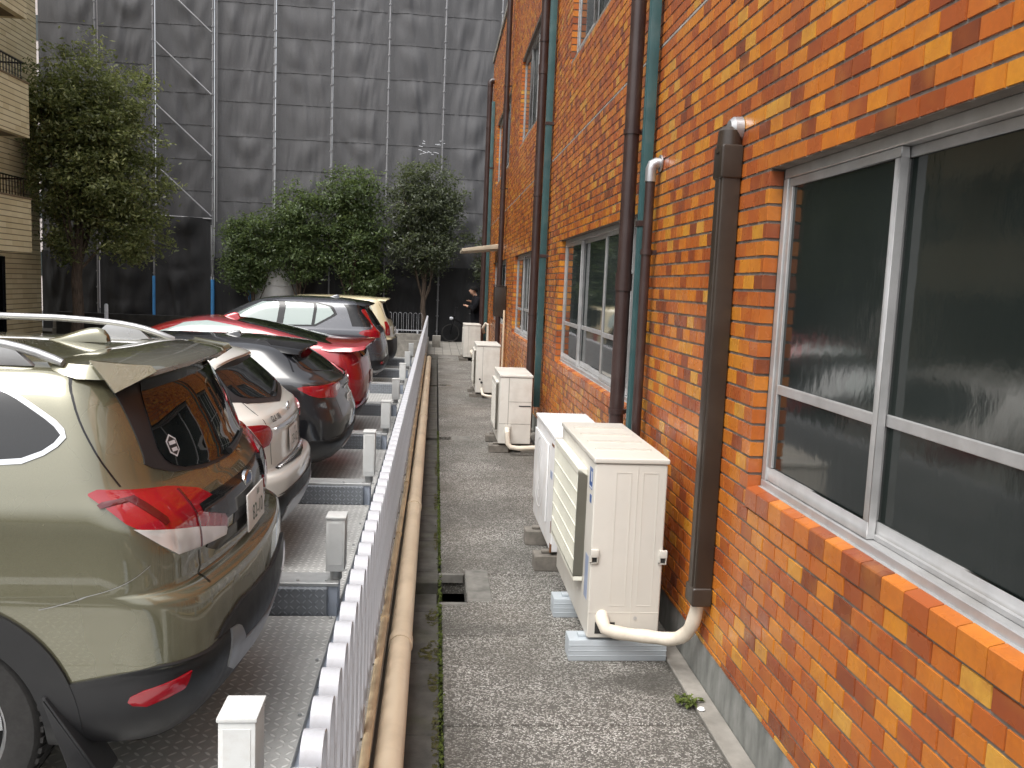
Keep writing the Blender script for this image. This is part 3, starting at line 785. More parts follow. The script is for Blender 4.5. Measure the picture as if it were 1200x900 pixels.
pts = bezier((0.0, 0, 0.06), (0.0, 0, -0.16), (-0.01, 0.09, -0.245), (-0.12, 0.16, -0.25), 14)[:-1] + bezier((-0.12, 0.16, -0.25), (-0.2, 0.20, -0.255), (-0.30, 0.20, -0.252), (-0.34, 0.215, -0.232), 8) + [(-0.352, 0.235, -0.20), (-0.352, 0.27, -0.18), (-0.352, 0.33, -0.18)]
mb = MB(); mb.tube(pts, [0.029 + 0.0015 * math.sin(i * 1.7) for i in range(len(pts))], 16); mb.build('hose', M['hose_white'], t, smooth=True)

# ------------------------------------------------------------------ air conditioners
def ac_unit(loc, D, L, z0, z1, label, mat, style, footmat, rust=False):
    t = thing('air_conditioner', label, 'air conditioner', loc, 'outdoor air conditioner units along the brick wall')
    mb = MB(); mb.box(0, D, 0, L, z0, z1 - 0.026); mb.build('casing', mat, t, bevel=0.012, seg=3)
    mb = MB(); mb.box(-0.006, D + 0.006, -0.006, L + 0.006, z1 - 0.024, z1); 
    if style == 1:
        for k in range(1, 5): mb.box(0.03, D - 0.03, k * L / 5 - 0.004, k * L / 5 + 0.004, z1 - 0.001, z1 + 0.0006)
    mb.build('top_panel', mat, t, bevel=0.008, seg=3)
    # end panel details (facing -Y): pressed ribs and seams
    mb = MB()
    if style == 1:
        for xa, xb in ((0.095, 0.165), (0.215, 0.285)):
            for (p, q, r_, s_) in ((xa, xb, z0 + 0.15, z0 + 0.154), (xa, xb, z1 - 0.066, z1 - 0.062), (xa, xa + 0.004, z0 + 0.154, z1 - 0.066), (xb - 0.004, xb, z0 + 0.154, z1 - 0.066)):
                mb.box(p, q, -0.0011, 0.004, r_, s_)
        mb.box(0.004, D - 0.004, -0.0012, 0.003, z0 + 0.118, z0 + 0.121); mb.box(D * 0.585, D * 0.585 + 0.003, -0.0014, 0.003, z0 + 0.122, z1 - 0.03); mb.box(D * 0.585, D * 0.585 + 0.003, -0.0014, 0.003, z0 + 0.005, z0 + 0.117)
        mb.build('pressed_panel', mat, t)
        for xh in (0.012, D - 0.006):
            h = MB(); zc = (z0 + z1) / 2 - 0.03; h.box(xh - 0.012, xh + 0.022, -0.012, 0.003, zc - 0.005, zc + 0.03); h.box(xh - 0.012, xh + 0.022, -0.008, 0.003, zc - 0.035, zc - 0.028); h.box(xh - 0.012, xh - 0.006, -0.008, 0.003, zc - 0.028, zc - 0.005); h.box(xh + 0.016, xh + 0.022, -0.008, 0.003, zc - 0.028, zc - 0.005); hh = h.build('handle', mat, t, bevel=0.003)
            h = MB(); h.box(xh - 0.005, xh + 0.015, -0.004, 0.004, zc - 0.027, zc - 0.006); h.build('handle_recess', M['hole'], hh)
        h = MB(); h.box(0.035, 0.125, -0.0015, 0.01, z0 + 0.022, z0 + 0.075); h.build('pipe_opening', M['hole'], t, bevel=0.001)
        h = MB(); h.disc((D * 0.66, -0.003, z0 + 0.095), 0.008); h.build('screw', M['alu'], t)
    else:
        mb.box(D * 0.27, D * 0.27 + 0.004, -0.0014, 0.003, z0 + 0.005, z1 - 0.03)
        if style == 3: mb.box(0.004, D - 0.004, -0.0012, 0.003, z0 + 0.2, z0 + 0.203); mb.box(D * 0.28, D - 0.004, -0.0012, 0.003, z0 + 0.42, z0 + 0.423)
        mb.build('seam', M['ac_seam'], t)
        if style in (2,):
            h = MB(); h.box(0.10, 0.20, -0.0015, 0.01, z0 + 0.10, z0 + 0.16); h.build('pipe_opening', M['hole'], t)
            h = MB()
            xa, xb, za, zb = 0.10, D - 0.05, z0 + 0.2, z1 - 0.07
            for (p, q, r_, s_) in ((xa, xb, za, za + 0.004), (xa, xb, zb, zb + 0.004), (xa, xa + 0.004, za, zb), (xb - 0.004, xb, za, zb)): h.box(p, q, -0.002, 0.004, r_, s_)
            h.build('pressed_panel', mat, t)
        if style in (3, 4):
            h = MB(); h.box(0.06, 0.115, -0.02, 0.01, z0 + 0.11, z0 + 0.19) if style == 3 else h.disc((0.06, -0.003, z0 + 0.2), 0.014)
            vv = h.build('valve_cover', M['satin_black'] if style == 4 else mat, t)
            h = MB(); h.tube([(0.085, -0.022, z0 + 0.155), (0.085, -0.026, z0 + 0.155)], 0.018, 12); h.build('valve', M['satin_black'], vv)
        if style == 3:
            h = MB(); h.box(D * 0.6, D - 0.01, -0.003, 0.004, z0 + 0.375, z0 + 0.386); h.build('handle', M['satin_black'], t)
    # fan grille on the -X face
    gz0, gz1 = (z0 + 0.205, z1 - 0.085) if style == 1 else (z0 + 0.10, z1 - 0.09)
    gy0, gy1 = (0.165, L - 0.05) if style == 1 else (0.17, L - 0.03)
    g = MB()
    dep = 0.045 if style == 1 else 0.028
    if style in (1, 3, 4):
        g.box(-dep, -0.001, gy0, gy1, gz1 - 0.03, gz1); g.box(-dep, -0.001, gy0, gy1, gz0, gz0 + 0.02)
        g.box(-dep, -0.001, gy0, gy0 + 0.018, gz0 + 0.02, gz1 - 0.03); g.box(-dep, -0.001, gy1 - 0.018, gy1, gz0 + 0.02, gz1 - 0.03)
        k = 6 if style == 1 else 14
        for i in range(1, k): 
            zc = gz0 + 0.02 + i * (gz1 - gz0 - 0.05) / k
            g.box(-dep - 0.002, -dep + 0.006, gy0 + 0.002, gy1 - 0.002, zc - 0.0028, zc + 0.0028)
        for i in range(1, 40):
            yc = gy0 + 0.018 + i * (gy1 - gy0 - 0.036) / 40
            g.box(-dep + 0.001, -dep + 0.005, yc - 0.0018, yc + 0.0018, gz0 + 0.02, gz1 - 0.03)
        gg = g.build('fan_grille', M['ac_grille'] if style == 1 else mat, t, bevel=0.002, seg=1)
        f = MB(); cy, cz = (gy0 + gy1) / 2, (gz0 + gz1) / 2; rr = min(gy1 - gy0, gz1 - gz0) / 2 - 0.03
        f.box(-0.006, -0.002, gy0 + 0.02, gy1 - 0.02, gz0 + 0.03, gz1 - 0.04)
        f.build('fan_recess', M['hole'] if style != 1 else M['ac_recess'], gg)
        f = MB(); f.lathe([(0.001, -0.022), (0.07, -0.02), (0.075, -0.008)], (0, cy, cz), 'x', 24); f.build('fan_hub', M['satin_black'], gg, smooth=True)
    else:
        g.box(-0.012, -0.001, gy0 + 0.05, gy1, gz0 + 0.02, gz1)
        g.lathe([(0.215, -0.013), (0.222, -0.0165), (0.228, -0.013)], (0, (gy0 + gy1) / 2 + 0.03, (gz0 + gz1) / 2 + 0.01), 'x', 40)
        for rr_ in (0.06, 0.11, 0.16): g.lathe([(rr_, -0.0125), (rr_ + 0.003, -0.0145), (rr_ + 0.006, -0.0125)], (0, (gy0 + gy1) / 2 + 0.03, (gz0 + gz1) / 2 + 0.01), 'x', 36)
        g.build('fan_grille', mat, t, bevel=0.006, seg=2)
    if style == 1:
        s = MB(); s.box(-0.0014, 0, 0.045, 0.110, z1 - 0.155, z1 - 0.06); st = s.build('badge', M['sticker_blue'], t)
        s = MB(); s.box(-0.0022, -0.0015, 0.050, 0.075, z1 - 0.12, z1 - 0.075); s.box(-0.0022, -0.0015, 0.05, 0.105, z1 - 0.150, z1 - 0.143); s.build('badge_mark', M['sticker_white'], st)
        s = MB(); s.box(-0.0014, 0, 0.05, 0.085, z1 - 0.215, z1 - 0.18); s.build('badge', M['sticker_blue'], t)
        s = MB(); s.box(-0.0014, 0, 0.045, 0.115, z0 + 0.16, z0 + 0.36); s.build('rating_label', M['sticker_pale'], t)
    if style == 2:
        s = MB(); s.box(-0.0014, 0, 0.05, 0.13, z1 - 0.27, z1 - 0.225); s.build('badge', M['sticker_pale'], t)
        s = MB(); s.box(-0.003, 0.006, -0.001, 0.03, z0, z0 + 0.05); s.box(-0.002, 0.0, 0.02, 0.11, z1 - 0.075, z1 - 0.06); s.box(-0.002, 0, 0.02, 0.035, z0 + 0.11, z0 + 0.18); s.build('rust_stain', M['rust'], t)
    # feet
    for yc in ((0.06, 0.56) if style in (1, 2) else (0.08, L - 0.15)):
        f = MB()
        if style == 1:
            f.box(-0.075, D + 0.045, yc - 0.055, yc + 0.055, 0.0, z0 - 0.012)
            for k in range(1, 4): f.box(-0.0762, D + 0.0462, yc - 0.0562, yc + 0.0562, k * (z0 - 0.012) / 4 - 0.004, k * (z0 - 0.012) / 4 + 0.004)
            f.box(-0.03, D, yc - 0.02, yc + 0.02, z0 - 0.012, z0 + 0.002)
            f.build('foot', footmat, t, bevel=0.004, seg=2)
        else:
            f.box(-0.09, 0.11, yc - 0.06, yc + 0.06, 0, z0 - 0.02); f.box(D - 0.09, D + 0.05, yc - 0.06, yc + 0.06, 0, z0 - 0.02)
            f.box(-0.045, D + 0.03, yc - 0.02, yc + 0.02, z0 - 0.02, z0 + 0.001)
            f.build('foot', footmat, t, bevel=0.006, seg=1)
    return t
M['ac_seam'] = simple('ac_seam', (0.16, 0.15, 0.13), 0.6)
M['ac_recess'] = simple('ac_recess', (0.46, 0.45, 0.40), 0.6)
ac_unit((0.712, 3.594, 0), 0.325, 0.97, 0.108, 0.925, 'large beige air conditioner nearest the camera on pale blue plastic feet', M['ac_beige'], 1, M['foot_plastic'])
ac_unit((0.708, 4.79, 0), 0.33, 0.90, 0.115, 0.805, 'whiter rust-marked air conditioner directly behind the nearest beige unit', M['ac_white'], 2, M['foot_concrete'])
ac_unit((0.655, 8.30, 0), 0.32, 0.80, 0.095, 0.782, 'grey air conditioner standing alone in front of a teal pipe, third unit from the camera', M['ac_grey'], 3, M['foot_concrete'])
ac_unit((0.615, 12.42, 0), 0.345, 0.82, 0.075, 0.782, 'grey air conditioner in front of the thin beige conduit', M['ac_grey'], 4, M['foot_concrete'])
ac_unit((0.622, 18.35, 0), 0.36, 0.80, 0.085, 0.792, 'farthest air conditioner, hiding the legs of the person in black', M['ac_grey'], 5, M['foot_concrete'])
# lagged hoses of the units
def hose(pts, r, label, n=10):
    mb = MB(); mb.tube(pts, r, n)
    return tag(mb.build('hose', M['hose_white'], smooth=True), label, 'hose', 'lagged hoses of the air conditioners')
hose([(0.735, 8.275, 0.25), (0.735, 8.20, 0.22), (0.74, 8.19, 0.12), (0.77, 8.18, 0.085), (0.85, 8.18, 0.075), (1.0, 8.2, 0.08), (1.12, 8.25, 0.09), (1.15, 8.26, 0.2)], 0.024, 'white lagged hose sagging under the grey unit at the foot of a teal pipe')
hose([(0.70, 12.40, 0.14), (0.72, 12.33, 0.06), (0.80, 12.30, 0.04), (0.95, 12.30, 0.035), (1.12, 12.4, 0.06)], 0.022, 'white lagged hose on the pavement at the second farthest unit')
hose([(0.80, 18.33, 0.22), (0.80, 18.24, 0.18), (0.86, 18.2, 0.12), (1.0, 18.24, 0.10), (1.13, 18.4, 0.1)], 0.04, 'short white hose at the foot of the farthest unit')
hose([(1.06, 18.6, 0.62), (1.03, 18.45, 0.72), (1.08, 18.4, 0.82), (1.13, 18.4, 0.80), (1.14, 18.4, 0.5), (1.14, 18.4, 0.1)], 0.035, 'bent white hose rising behind the farthest unit against the bricks')
hose([(0.83, 4.775, 0.24), (0.83, 4.70, 0.20), (0.86, 4.66, 0.15), (0.95, 4.65, 0.10), (1.12, 4.66, 0.10)], 0.024, 'white hose leaving the whiter unit behind the nearest one')

# weed by the wall
mb = MB()
for k in range(46):
    a = rnd.random() * 6.28; r = rnd.uniform(0.005, 0.05); x, y = 1.06 + r * math.cos(a), 3.20 + r * 1.1 * math.sin(a); l = rnd.uniform(0.012, 0.028); b = rnd.random() * 6.28; z = rnd.uniform(0.006, 0.03)
    dx, dy = math.cos(b) * l, math.sin(b) * l
    mb.add([(x, y, z), (x + dx - dy * 0.4, y + dy + dx * 0.4, z + 0.008), (x + dx * 1.8, y + dy * 1.8, z), (x + dx + dy * 0.4, y + dy - dx * 0.4, z + 0.008)], [(0, 1, 2, 3)])
tag(mb.build('weed', M['moss']), 'small green weed at the foot of the brick wall near the pale hose', 'weed')
mb = MB(); mb.lathe([(0.001, 0.004), (0.012, 0.008), (0.016, 0.003), (0.012, 0.0)], (1.10, 3.14, 0.008), 'z', 10)
tag(mb.build('pebble', M['ac_white'], smooth=True), 'pale pebble lying beside the green weed by the wall', 'pebble')

# ================================================================== FENCE, KERB, PIPES
mb = MB(); mb.box(-0.275, -0.158, -1.2, 23.2, -0.62, 0.195); mb.box(-0.275, -0.118, -1.2, 23.2, -0.62, -0.14)
tag(mb.build('kerb_wall', M['pale_concrete'], bevel=0.008, seg=1), 'low concrete kerb wall carrying the white fence along the path', 'wall')
t = thing('drain_pipe', 'thick beige pipe running along the foot of the white fence', 'pipe', (-0.102, 0, 0.16))
mb = MB(); mb.tube([(0, -1.2, 0), (0, 17.0, 0.0)], 0.046, 20); mb.build('pipe', M['pvc_beige'], t, smooth=True)
for yj in (0.35, 3.42, 5.6, 9.4, 13.2):
    mb = MB(); mb.lathe([(0.046, -0.035), (0.0505, -0.034), (0.0505, 0.034), (0.046, 0.035)], (0, yj, 0), 'y', 20); mb.build('joint', M['pvc_beige'], t, smooth=True)
pts = [(-0.172 + 0.004 * math.sin(y * 1.3), y, 0.213 + 0.003 * math.sin(y * 2.1)) for y in np.arange(-1.2, 16.9, 0.25)]
t = thing('conduit', 'thin stained tan conduit lying on the kerb under the fence', 'pipe')
mb = MB(); mb.tube(pts, 0.015, 12); mb.build('pipe', M['pvc_tan'], t, smooth=True)
for k in range(14):
    mb = MB(); yj = 1.05 + 1.25 * k; mb.lathe([(0.015, -0.02), (0.019, -0.02), (0.019, 0.02), (0.015, 0.02)], (-0.172 + 0.004 * math.sin(yj * 1.3), yj, 0.213 + 0.003 * math.sin(yj * 2.1)), 'y', 12); mb.build('joint', M['pvc_tan'], t, smooth=True)

def hoop_geo(w=0.042, th=0.005, r=0.046, h=0.53):
    prof = [(-r, 0.0)] + [(-r * math.cos(a), h - r + r * math.sin(a)) for a in np.linspace(0, math.pi, 13)] + [(r, 0.0)]
    prin = [(-(r - th), 0.0)] + [(-(r - th) * math.cos(a), h - r + (r - th) * math.sin(a)) for a in np.linspace(0, math.pi, 13)] + [(r - th, 0.0)]
    m = len(prof); vs = []
    for (y, z), (yi, zi) in zip(prof, prin):
        vs += [(-w / 2, y, z), (w / 2, y, z), (w / 2, yi, zi), (-w / 2, yi, zi)]
    fs = []
    for i in range(m - 1):
        for k in range(4):
            k2 = (k + 1) % 4
            fs.append((i * 4 + k, i * 4 + k2, (i + 1) * 4 + k2, (i + 1) * 4 + k))
    fs += [(0, 1, 2, 3), ((m - 1) * 4 + 3, (m - 1) * 4 + 2, (m - 1) * 4 + 1, (m - 1) * 4)]
    return vs, fs
hv, hf = hoop_geo()
def make_fence(label, loc, rz, y0, y1, npart):
    t = thing('metal_fence', label, 'fence', loc, None, rz)
    P = 0.135; ys = list(np.arange(y0, y1, P))
    proto = None
    for y in ys[:npart]:
        if proto is None:
            mb = MB(); mb.add(hv, hf); proto = mb.build('hoop', M['fence_white'], t, smooth=True); proto.location = (0, y, 0)
        else:
            o = proto.copy(); COL.objects.link(o); o.parent = t; o.location = (0, y, 0)
    if len(ys) > npart:
        mb = MB()
        for y in ys[npart:]: mb.add([(a, b + y, c) for a, b, c in hv], hf)
        o = mb.build('hoops', M['fence_white'], t, smooth=True); o['kind'] = 'stuff'
    mb = MB(); mb.box(-0.012, 0.012, y0 - 0.06, y1, 0.045, 0.072); mb.build('rail', M['fence_white'], t, bevel=0.003, seg=1)
    yy_ = y0
    while yy_ < y1:
        mb = MB(); mb.box(-0.02, 0.024, yy_ + 0.045, yy_ + 0.088, -0.04, 0.06); mb.build('foot', M['fence_white'], t, bevel=0.004, seg=1); yy_ += P * 4
    return t
make_fence('white hooped metal fence running along the path beside the parked cars', (-0.210, 0, 0.245), 0, 0.92, 23.0, 100)
make_fence('distant white hooped fence across the end of the car park', (-0.30, 23.05, 0.30), math.pi / 2, 0.10, 2.9, 70)
mb = MB(); mb.box(-9.8, -0.28, 22.95, 23.18, -0.62, 0.27); mb.box(-9.8, -0.28, 22.90, 22.948, -0.62, 0.10)
tag(mb.build('kerb_wall', M['pale_concrete'], bevel=0.008, seg=1), 'low concrete kerb wall under the distant white fence', 'wall')
mb = MB(); mb.box(-0.06, 0.15, 22.0, 22.25, 0, 0.30)
tag(mb.build('concrete_block', M['pale_concrete'], bevel=0.012), 'tan concrete block at the far end of the white fence', 'block')

# ================================================================== PARKING DECK
D = -0.35
mb = MB(); mb.box(-7.2, -0.28, -2.5, 22.94, -0.62, -0.46)
struct(mb.build('parking_deck', M['dark_concrete']))
mb = MB()
k = 0
yy = -1.0
while yy < 22.6:
    mb.box(-0.545, -0.278, yy + 0.008, yy + 0.507, -0.46, -0.392); yy += 0.515
struct(mb.build('deck_apron', M['blue_grey'], bevel=0.004, seg=1))
BY = [5.02 + 2.57 * k for k in range(-2, 7)]
carname = ['nothing, nearest the camera', 'the olive SUV', 'the cream white hatchback', 'the black SUV', 'the red car', 'no car, beyond the red car', 'the dark grey SUV', 'the pale yellow wagon']
blab = ['steel beam nearest the camera, in front of the olive SUV', 'steel beam between the olive SUV and the cream white hatchback', 'steel beam between the cream white hatchback and the black SUV', 'steel beam between the black SUV and the red car', 'steel beam just beyond the red car', 'steel beam just before the dark grey SUV', 'steel beam between the dark grey SUV and the yellow wagon', 'farthest steel beam, beyond the yellow wagon']
plab = ['pale grey sensor post lowest in the photo, its top seen close', 'pale grey sensor post on the beam just past the olive SUV', 'taller pale grey sensor post on the beam just past the cream white hatchback', 'pale sensor post beside the black SUV bumper', 'pale sensor post level with the red car', 'small pale sensor post past the red car', 'small pale sensor post behind the dark grey SUV', 'smallest pale sensor post before the fence corner']
for i in range(-1, 8):
    y0, y1 = BY[0] + 2.57 * (i + 1) + 0.23, BY[0] + 2.57 * (i + 2) - 0.045
    if y1 > 22.9: y1 = 22.88
    if i < 0: lab = 'empty checker plate parking pallet nearest the camera'
    elif i == 4: lab = 'empty checker plate parking pallet beyond the red car'
    elif i == 7: lab = 'last checker plate parking pallet, by the far fence'
    else: lab = 'checker plate parking pallet under ' + ['the olive SUV', 'the cream white hatchback', 'the black SUV', 'the red car', '', 'the dark grey SUV', 'the pale yellow wagon'][i]
    t = thing('parking_pallet', lab, 'parking pallet', (-0.535, y0, D), 'checker plate parking pallets')
    w = y1 - y0
    n1 = 4
    for k in range(n1):
        mb = MB(); mb.box(-5.6, 0 if k else -0.004, w * k / n1 + 0.002, w * (k + 1) / n1 - 0.002, -0.05, -0.001 * (k % 2)); mb.build('deck_plate', M['checker'], t, bevel=0.002, seg=1)
    mb = MB(); mb.box(-5.4, -0.75, 0.34, 0.42, 0.0, 0.085); mb.build('wheel_guide', M['galv'], t, bevel=0.008)
    mb = MB()
    for k in range(n1): 
        mb.lathe([(0.0, 0.012), (0.008, 0.012), (0.010, 0.0)], (-0.03, w * (k + 0.93) / n1, 0), 'z', 8)
    mb.build('bolts', M['galv'], t)
for i, y in enumerate(BY[1:9]):
    t = thing('steel_beam', blab[i], 'steel beam', (-0.53, y, D), 'raised steel beams between the parking pallets')
    mb = MB(); mb.box(-5.6, -0.002, 0.02, 0.215, 0.155, 0.178); mb.build('top_plate', M['galv'], t, bevel=0.003, seg=1)
    mb = MB(); mb.box(-5.6, -0.012, 0.03, 0.205, -0.1, 0.154); mb.build('web', M['blue_grey'], t)
    mb = MB(); mb.box(-5.6, -0.065, -0.022, 0.018, -0.02, 0.158); mb.build('riser', M['checker_dark'], t, bevel=0.004, seg=1)
    mb = MB()
    for bx in (-0.08, -0.25, -0.6, -1.2): mb.lathe([(0.0, 0.01), (0.009, 0.009), (0.011, 0.0)], (bx, 0.06, 0.178), 'z', 8)
    mb.build('bolts', M['galv'], t)
PH = [0.325, 0.228, 0.30, 0.22, 0.20, 0.19, 0.19, 0.19]
for i, y in enumerate(BY[1:9]):
    t = thing('sensor_post', plab[i], 'post', (-0.558, y + 0.115, -0.17), 'pale sensor posts on the steel beams')
    mb = MB(); mb.tube([(0, 0, 0), (0, 0, 0.075)], 0.036, 16); mb.build('stub', M['galv'], t, smooth=True)
    h = PH[i] + 0.17
    w = 0.056 if i != 2 else 0.052
    mb = MB(); mb.box(-w, w, -0.07, 0.07, 0.06, h - 0.014); mb.build('box', M['post_paint'], t, bevel=0.006)
    mb = MB(); mb.box(-w - 0.004, w + 0.004, -0.075, 0.075, h - 0.013, h); mb.build('cap', M['post_paint'], t, bevel=0.003)
    mb = MB(); mb.box(-w + 0.014, w - 0.014, -0.0715, -0.069, 0.1, h - 0.035); mb.build('cover', M['post_paint'], t, bevel=0.001, seg=1)

# ================================================================== CARS
def pchip(xs, ys):
    xs, ys = np.asarray(xs, float), np.asarray(ys, float)
    h = np.diff(xs); d = np.diff(ys) / h; m = np.zeros(len(xs))
    m[0], m[-1] = d[0], d[-1]
    for i in range(1, len(xs) - 1):
        if d[i - 1] * d[i] > 0:
            w1, w2 = 2 * h[i] + h[i - 1], h[i] + 2 * h[i - 1]
            m[i] = (w1 + w2) / (w1 / d[i - 1] + w2 / d[i])
    def f(x):
        x = np.clip(x, xs[0], xs[-1]); i = np.clip(np.searchsorted(xs, x) - 1, 0, len(xs) - 2)
        t = (x - xs[i]) / h[i]
        return (ys[i] * (1 + 2 * t) * (1 - t) ** 2 + h[i] * m[i] * t * (1 - t) ** 2 + ys[i + 1] * t * t * (3 - 2 * t) + h[i] * m[i + 1] * t * t * (t - 1))
    return f

class Body:
    """car body as a stack of horizontal outlines; rows are (z, rear x, front x, half width, rear corner radius)"""
    def __init__(s, rows, bow=0.09, bowf=0.14, taper=0.05, rcf=0.35):
        rows = np.array(rows, float); T = np.arange(len(rows))
        s.T = T; s.n = len(rows); s.fz = pchip(T, rows[:, 0])
        s.fx, s.ff, s.fw, s.fr = (pchip(T, rows[:, i]) for i in (1, 2, 3, 4))
        tt = np.linspace(0, s.n - 1, 2000); s.zt = (s.fz(tt), tt)
        s.bow, s.bowf, s.taper, s.rcf = bow, bowf, taper, rcf
        s.cache = {}
    def t_of_z(s, z): return float(np.interp(z, s.zt[0], s.zt[1]))
    def outline(s, t):
        xr, xf, w, rc = float(s.fx(t)), float(s.ff(t)), float(s.fw(t)), float(s.fr(t))
        rc = min(rc, w * 0.8); L = xr - xf; rcf = min(s.rcf, w * 0.8, L * 0.3)
        xm = (xr + xf) / 2; bow = s.bow * min(1, w / 0.6); bowf = s.bowf * min(1, w / 0.6)
        yside = lambda x: w * (1 - s.taper * abs(2 * (x - xm) / L) ** 3)
        pts = []
        xs_ = xr - bow - rc * 0.95
        ye = yside(xs_)
        y1 = ye - rc * 0.9
        for y in np.linspace(0, y1, 12, endpoint=False): pts.append((xr - bow * (y / w) ** 2, y))
        p0 = (xr - bow * (y1 / w) ** 2, y1); p2 = (xs_, ye); p1 = (xr - bow * 0.95, ye)
        for k in np.linspace(0, 1, 12, endpoint=False): pts.append(tuple((1 - k) ** 2 * a + 2 * k * (1 - k) * b + k * k * c for a, b, c in zip(p0, p1, p2)))
        xe = xf + bowf + rcf; xe = min(xe, xs_ - 0.01)
        for x in np.linspace(xs_, xe, 30, endpoint=False): pts.append((x, yside(x)))
        ye = yside(xe); y1 = max(0.01, ye - rcf)
        p0, p2 = (xe, ye), (xf + bowf * (y1 / w) ** 2, y1); p1 = (xf + bowf, ye)
        for k in np.linspace(0, 1, 8, endpoint=False): pts.append(tuple((1 - k) ** 2 * a + 2 * k * (1 - k) * b + k * k * c for a, b, c in zip(p0, p1, p2)))
        for y in np.linspace(y1, 0, 6): pts.append((xf + bowf * (y / w) ** 2, y))
        return np.array(pts)
    def row(s, z):
        k = round(z, 4)
        if k not in s.cache:
            o = s.outline(s.t_of_z(z)); L = np.concatenate([[0], np.cumsum(np.hypot(*np.diff(o, axis=0).T))])
            s.cache[k] = (o, L)
        return s.cache[k]
    def s_of(s, kind, val, z):
        o, L = s.row(z)
        if kind == 'y':
            a = min(abs(val), o[23, 1] - 0.001)
            r = float(np.interp(a, o[:25, 1], L[:25]))
            return math.copysign(r, val) if val != 0 else 0.0
        if kind == 'x':
            sl = slice(6, 58); return float(np.interp(-val, -o[sl, 0], L[sl]))
        return val
    def pt(s, sv, z, sgn=1):
        o, L = s.row(z)
        if sv < 0: sgn, sv = -sgn, -sv
        return np.array((np.interp(sv, L, o[:, 0]), sgn * np.interp(sv, L, o[:, 1]), z))
    def nrm(s, sv, z, sgn=1):
        e = 0.012
        z0, z1 = max(z - e, s.zt[0][0]), min(z + e, s.zt[0][-1])
        a, b = s.pt(sv - e, z, sgn), s.pt(sv + e, z, sgn); c, d = s.pt(sv, z0, sgn), s.pt(sv, z1, sgn)
        nn = np.cross(b - a, d - c); ln = np.linalg.norm(nn)
        if ln < 1e-9: return np.array((1.0, 0, 0))
        nn /= ln
        p = s.pt(sv, z, sgn); q = np.array((p[0] - (-1.6), p[1], 0.0))
        if abs(p[0] + 2.0) < 1.4: q[0] = 0
        return nn if nn @ q > 0 else -nn
    def mesh(s, nrow=90):
        tt = np.linspace(0, s.n - 1, nrow); G = []
        for t in tt:
            o = s.outline(t); z = float(s.fz(t)); m = o[1:-1][::-1].copy(); m[:, 1] *= -1
            full = np.vstack([o, m]); G.append(np.column_stack([full, np.full(len(full), z)]))
        mb = MB(); G = np.array(G); mb.grid(G, closed=True); nb = G.shape[1]
        mb.f.append(tuple(range(nb - 1, -1, -1))); o = (nrow - 1) * nb; mb.f.append(tuple(o + k for k in range(nb)))
        return mb
    def patch(s, poly, d=0.004, sgn=1, rounds=2, nr=14, nc=14, skirt=True):
        P = [(s.s_of(k, v, z), z) for k, v, z in poly]
        P = np.array(P)
        for _ in range(rounds):
            Q = np.roll(P, -1, axis=0); P = np.stack([0.82 * P + 0.18 * Q, 0.18 * P + 0.82 * Q], 1).reshape(-1, 2)
        z0, z1 = P[:, 1].min(), P[:, 1].max(); zs = z0 + (z1 - z0) * (0.5 - 0.5 * np.cos(np.linspace(0.10, math.pi - 0.10, nr)))
        front, back = [], []
        for z in zs:
            xs = []
            for (a, az), (b, bz) in zip(P, np.roll(P, -1, axis=0)):
                if (az <= z) != (bz <= z): xs.append(a + (b - a) * (z - az) / (bz - az))
            if len(xs) < 2: continue
            lo, hi = min(xs), max(xs)
            if hi - lo < 0.004: lo, hi = (lo + hi) / 2 - 0.002, (lo + hi) / 2 + 0.002
            fr, bk = [], []
            for q in np.linspace(lo, hi, nc):
                p, nn = s.pt(q, z, sgn), s.nrm(q, z, sgn); fr.append(p + nn * d); bk.append(p - nn * 0.006)
            front.append(fr); back.append(bk)
        mb = MB(); F = np.array(front); B = np.array(back); mb.grid(F)
        if skirt:
            r_, c_ = F.shape[:2]
            loop = [(0, j) for j in range(c_)] + [(i, c_ - 1) for i in range(1, r_)] + [(r_ - 1, j) for j in range(c_ - 2, -1, -1)] + [(i, 0) for i in range(r_ - 2, 0, -1)]
            S = np.array([[F[i, j] for i, j in loop], [B[i, j] for i, j in loop]]); mb.grid(S, closed=True)
        return mb
    def strip(s, path, w=0.008, d=0.003, sgn=1):
        # thin line (panel gap) along a path of (kind, val, z)
        P = [(s.s_of(k, v, z), z) for k, v, z in path]
        if len(P) > 3:
            for _ in range(2):
                Q = [P[0]]
                for (a, az), (b, bz) in zip(P[:-1], P[1:]): Q += [(a * .75 + b * .25, az * .75 + bz * .25), (a * .25 + b * .75, az * .25 + bz * .75)]
                P = Q + [P[-1]]
        pts = []
        for (a, az), (b, bz) in zip(P[:-1], P[1:]):
            for k in range(10): pts.append((a + (b - a) * k / 10, az + (bz - az) * k / 10))
        pts.append(P[-1]); pts = np.array(pts)
        tg = np.gradient(pts, axis=0); tg /= np.linalg.norm(tg, axis=1)[:, None] + 1e-9; pr = np.stack([-tg[:, 1], tg[:, 0]], 1) * w / 2
        g = []
        for q, o in zip(pts, pr):
            row = []
            for k in (-1, 1):
                sv, z = q + o * k; row.append(s.pt(sv, z, sgn) + s.nrm(sv, z, sgn) * d)
            g.append(row)
        mb = MB(); mb.grid(np.array(g)); return mb
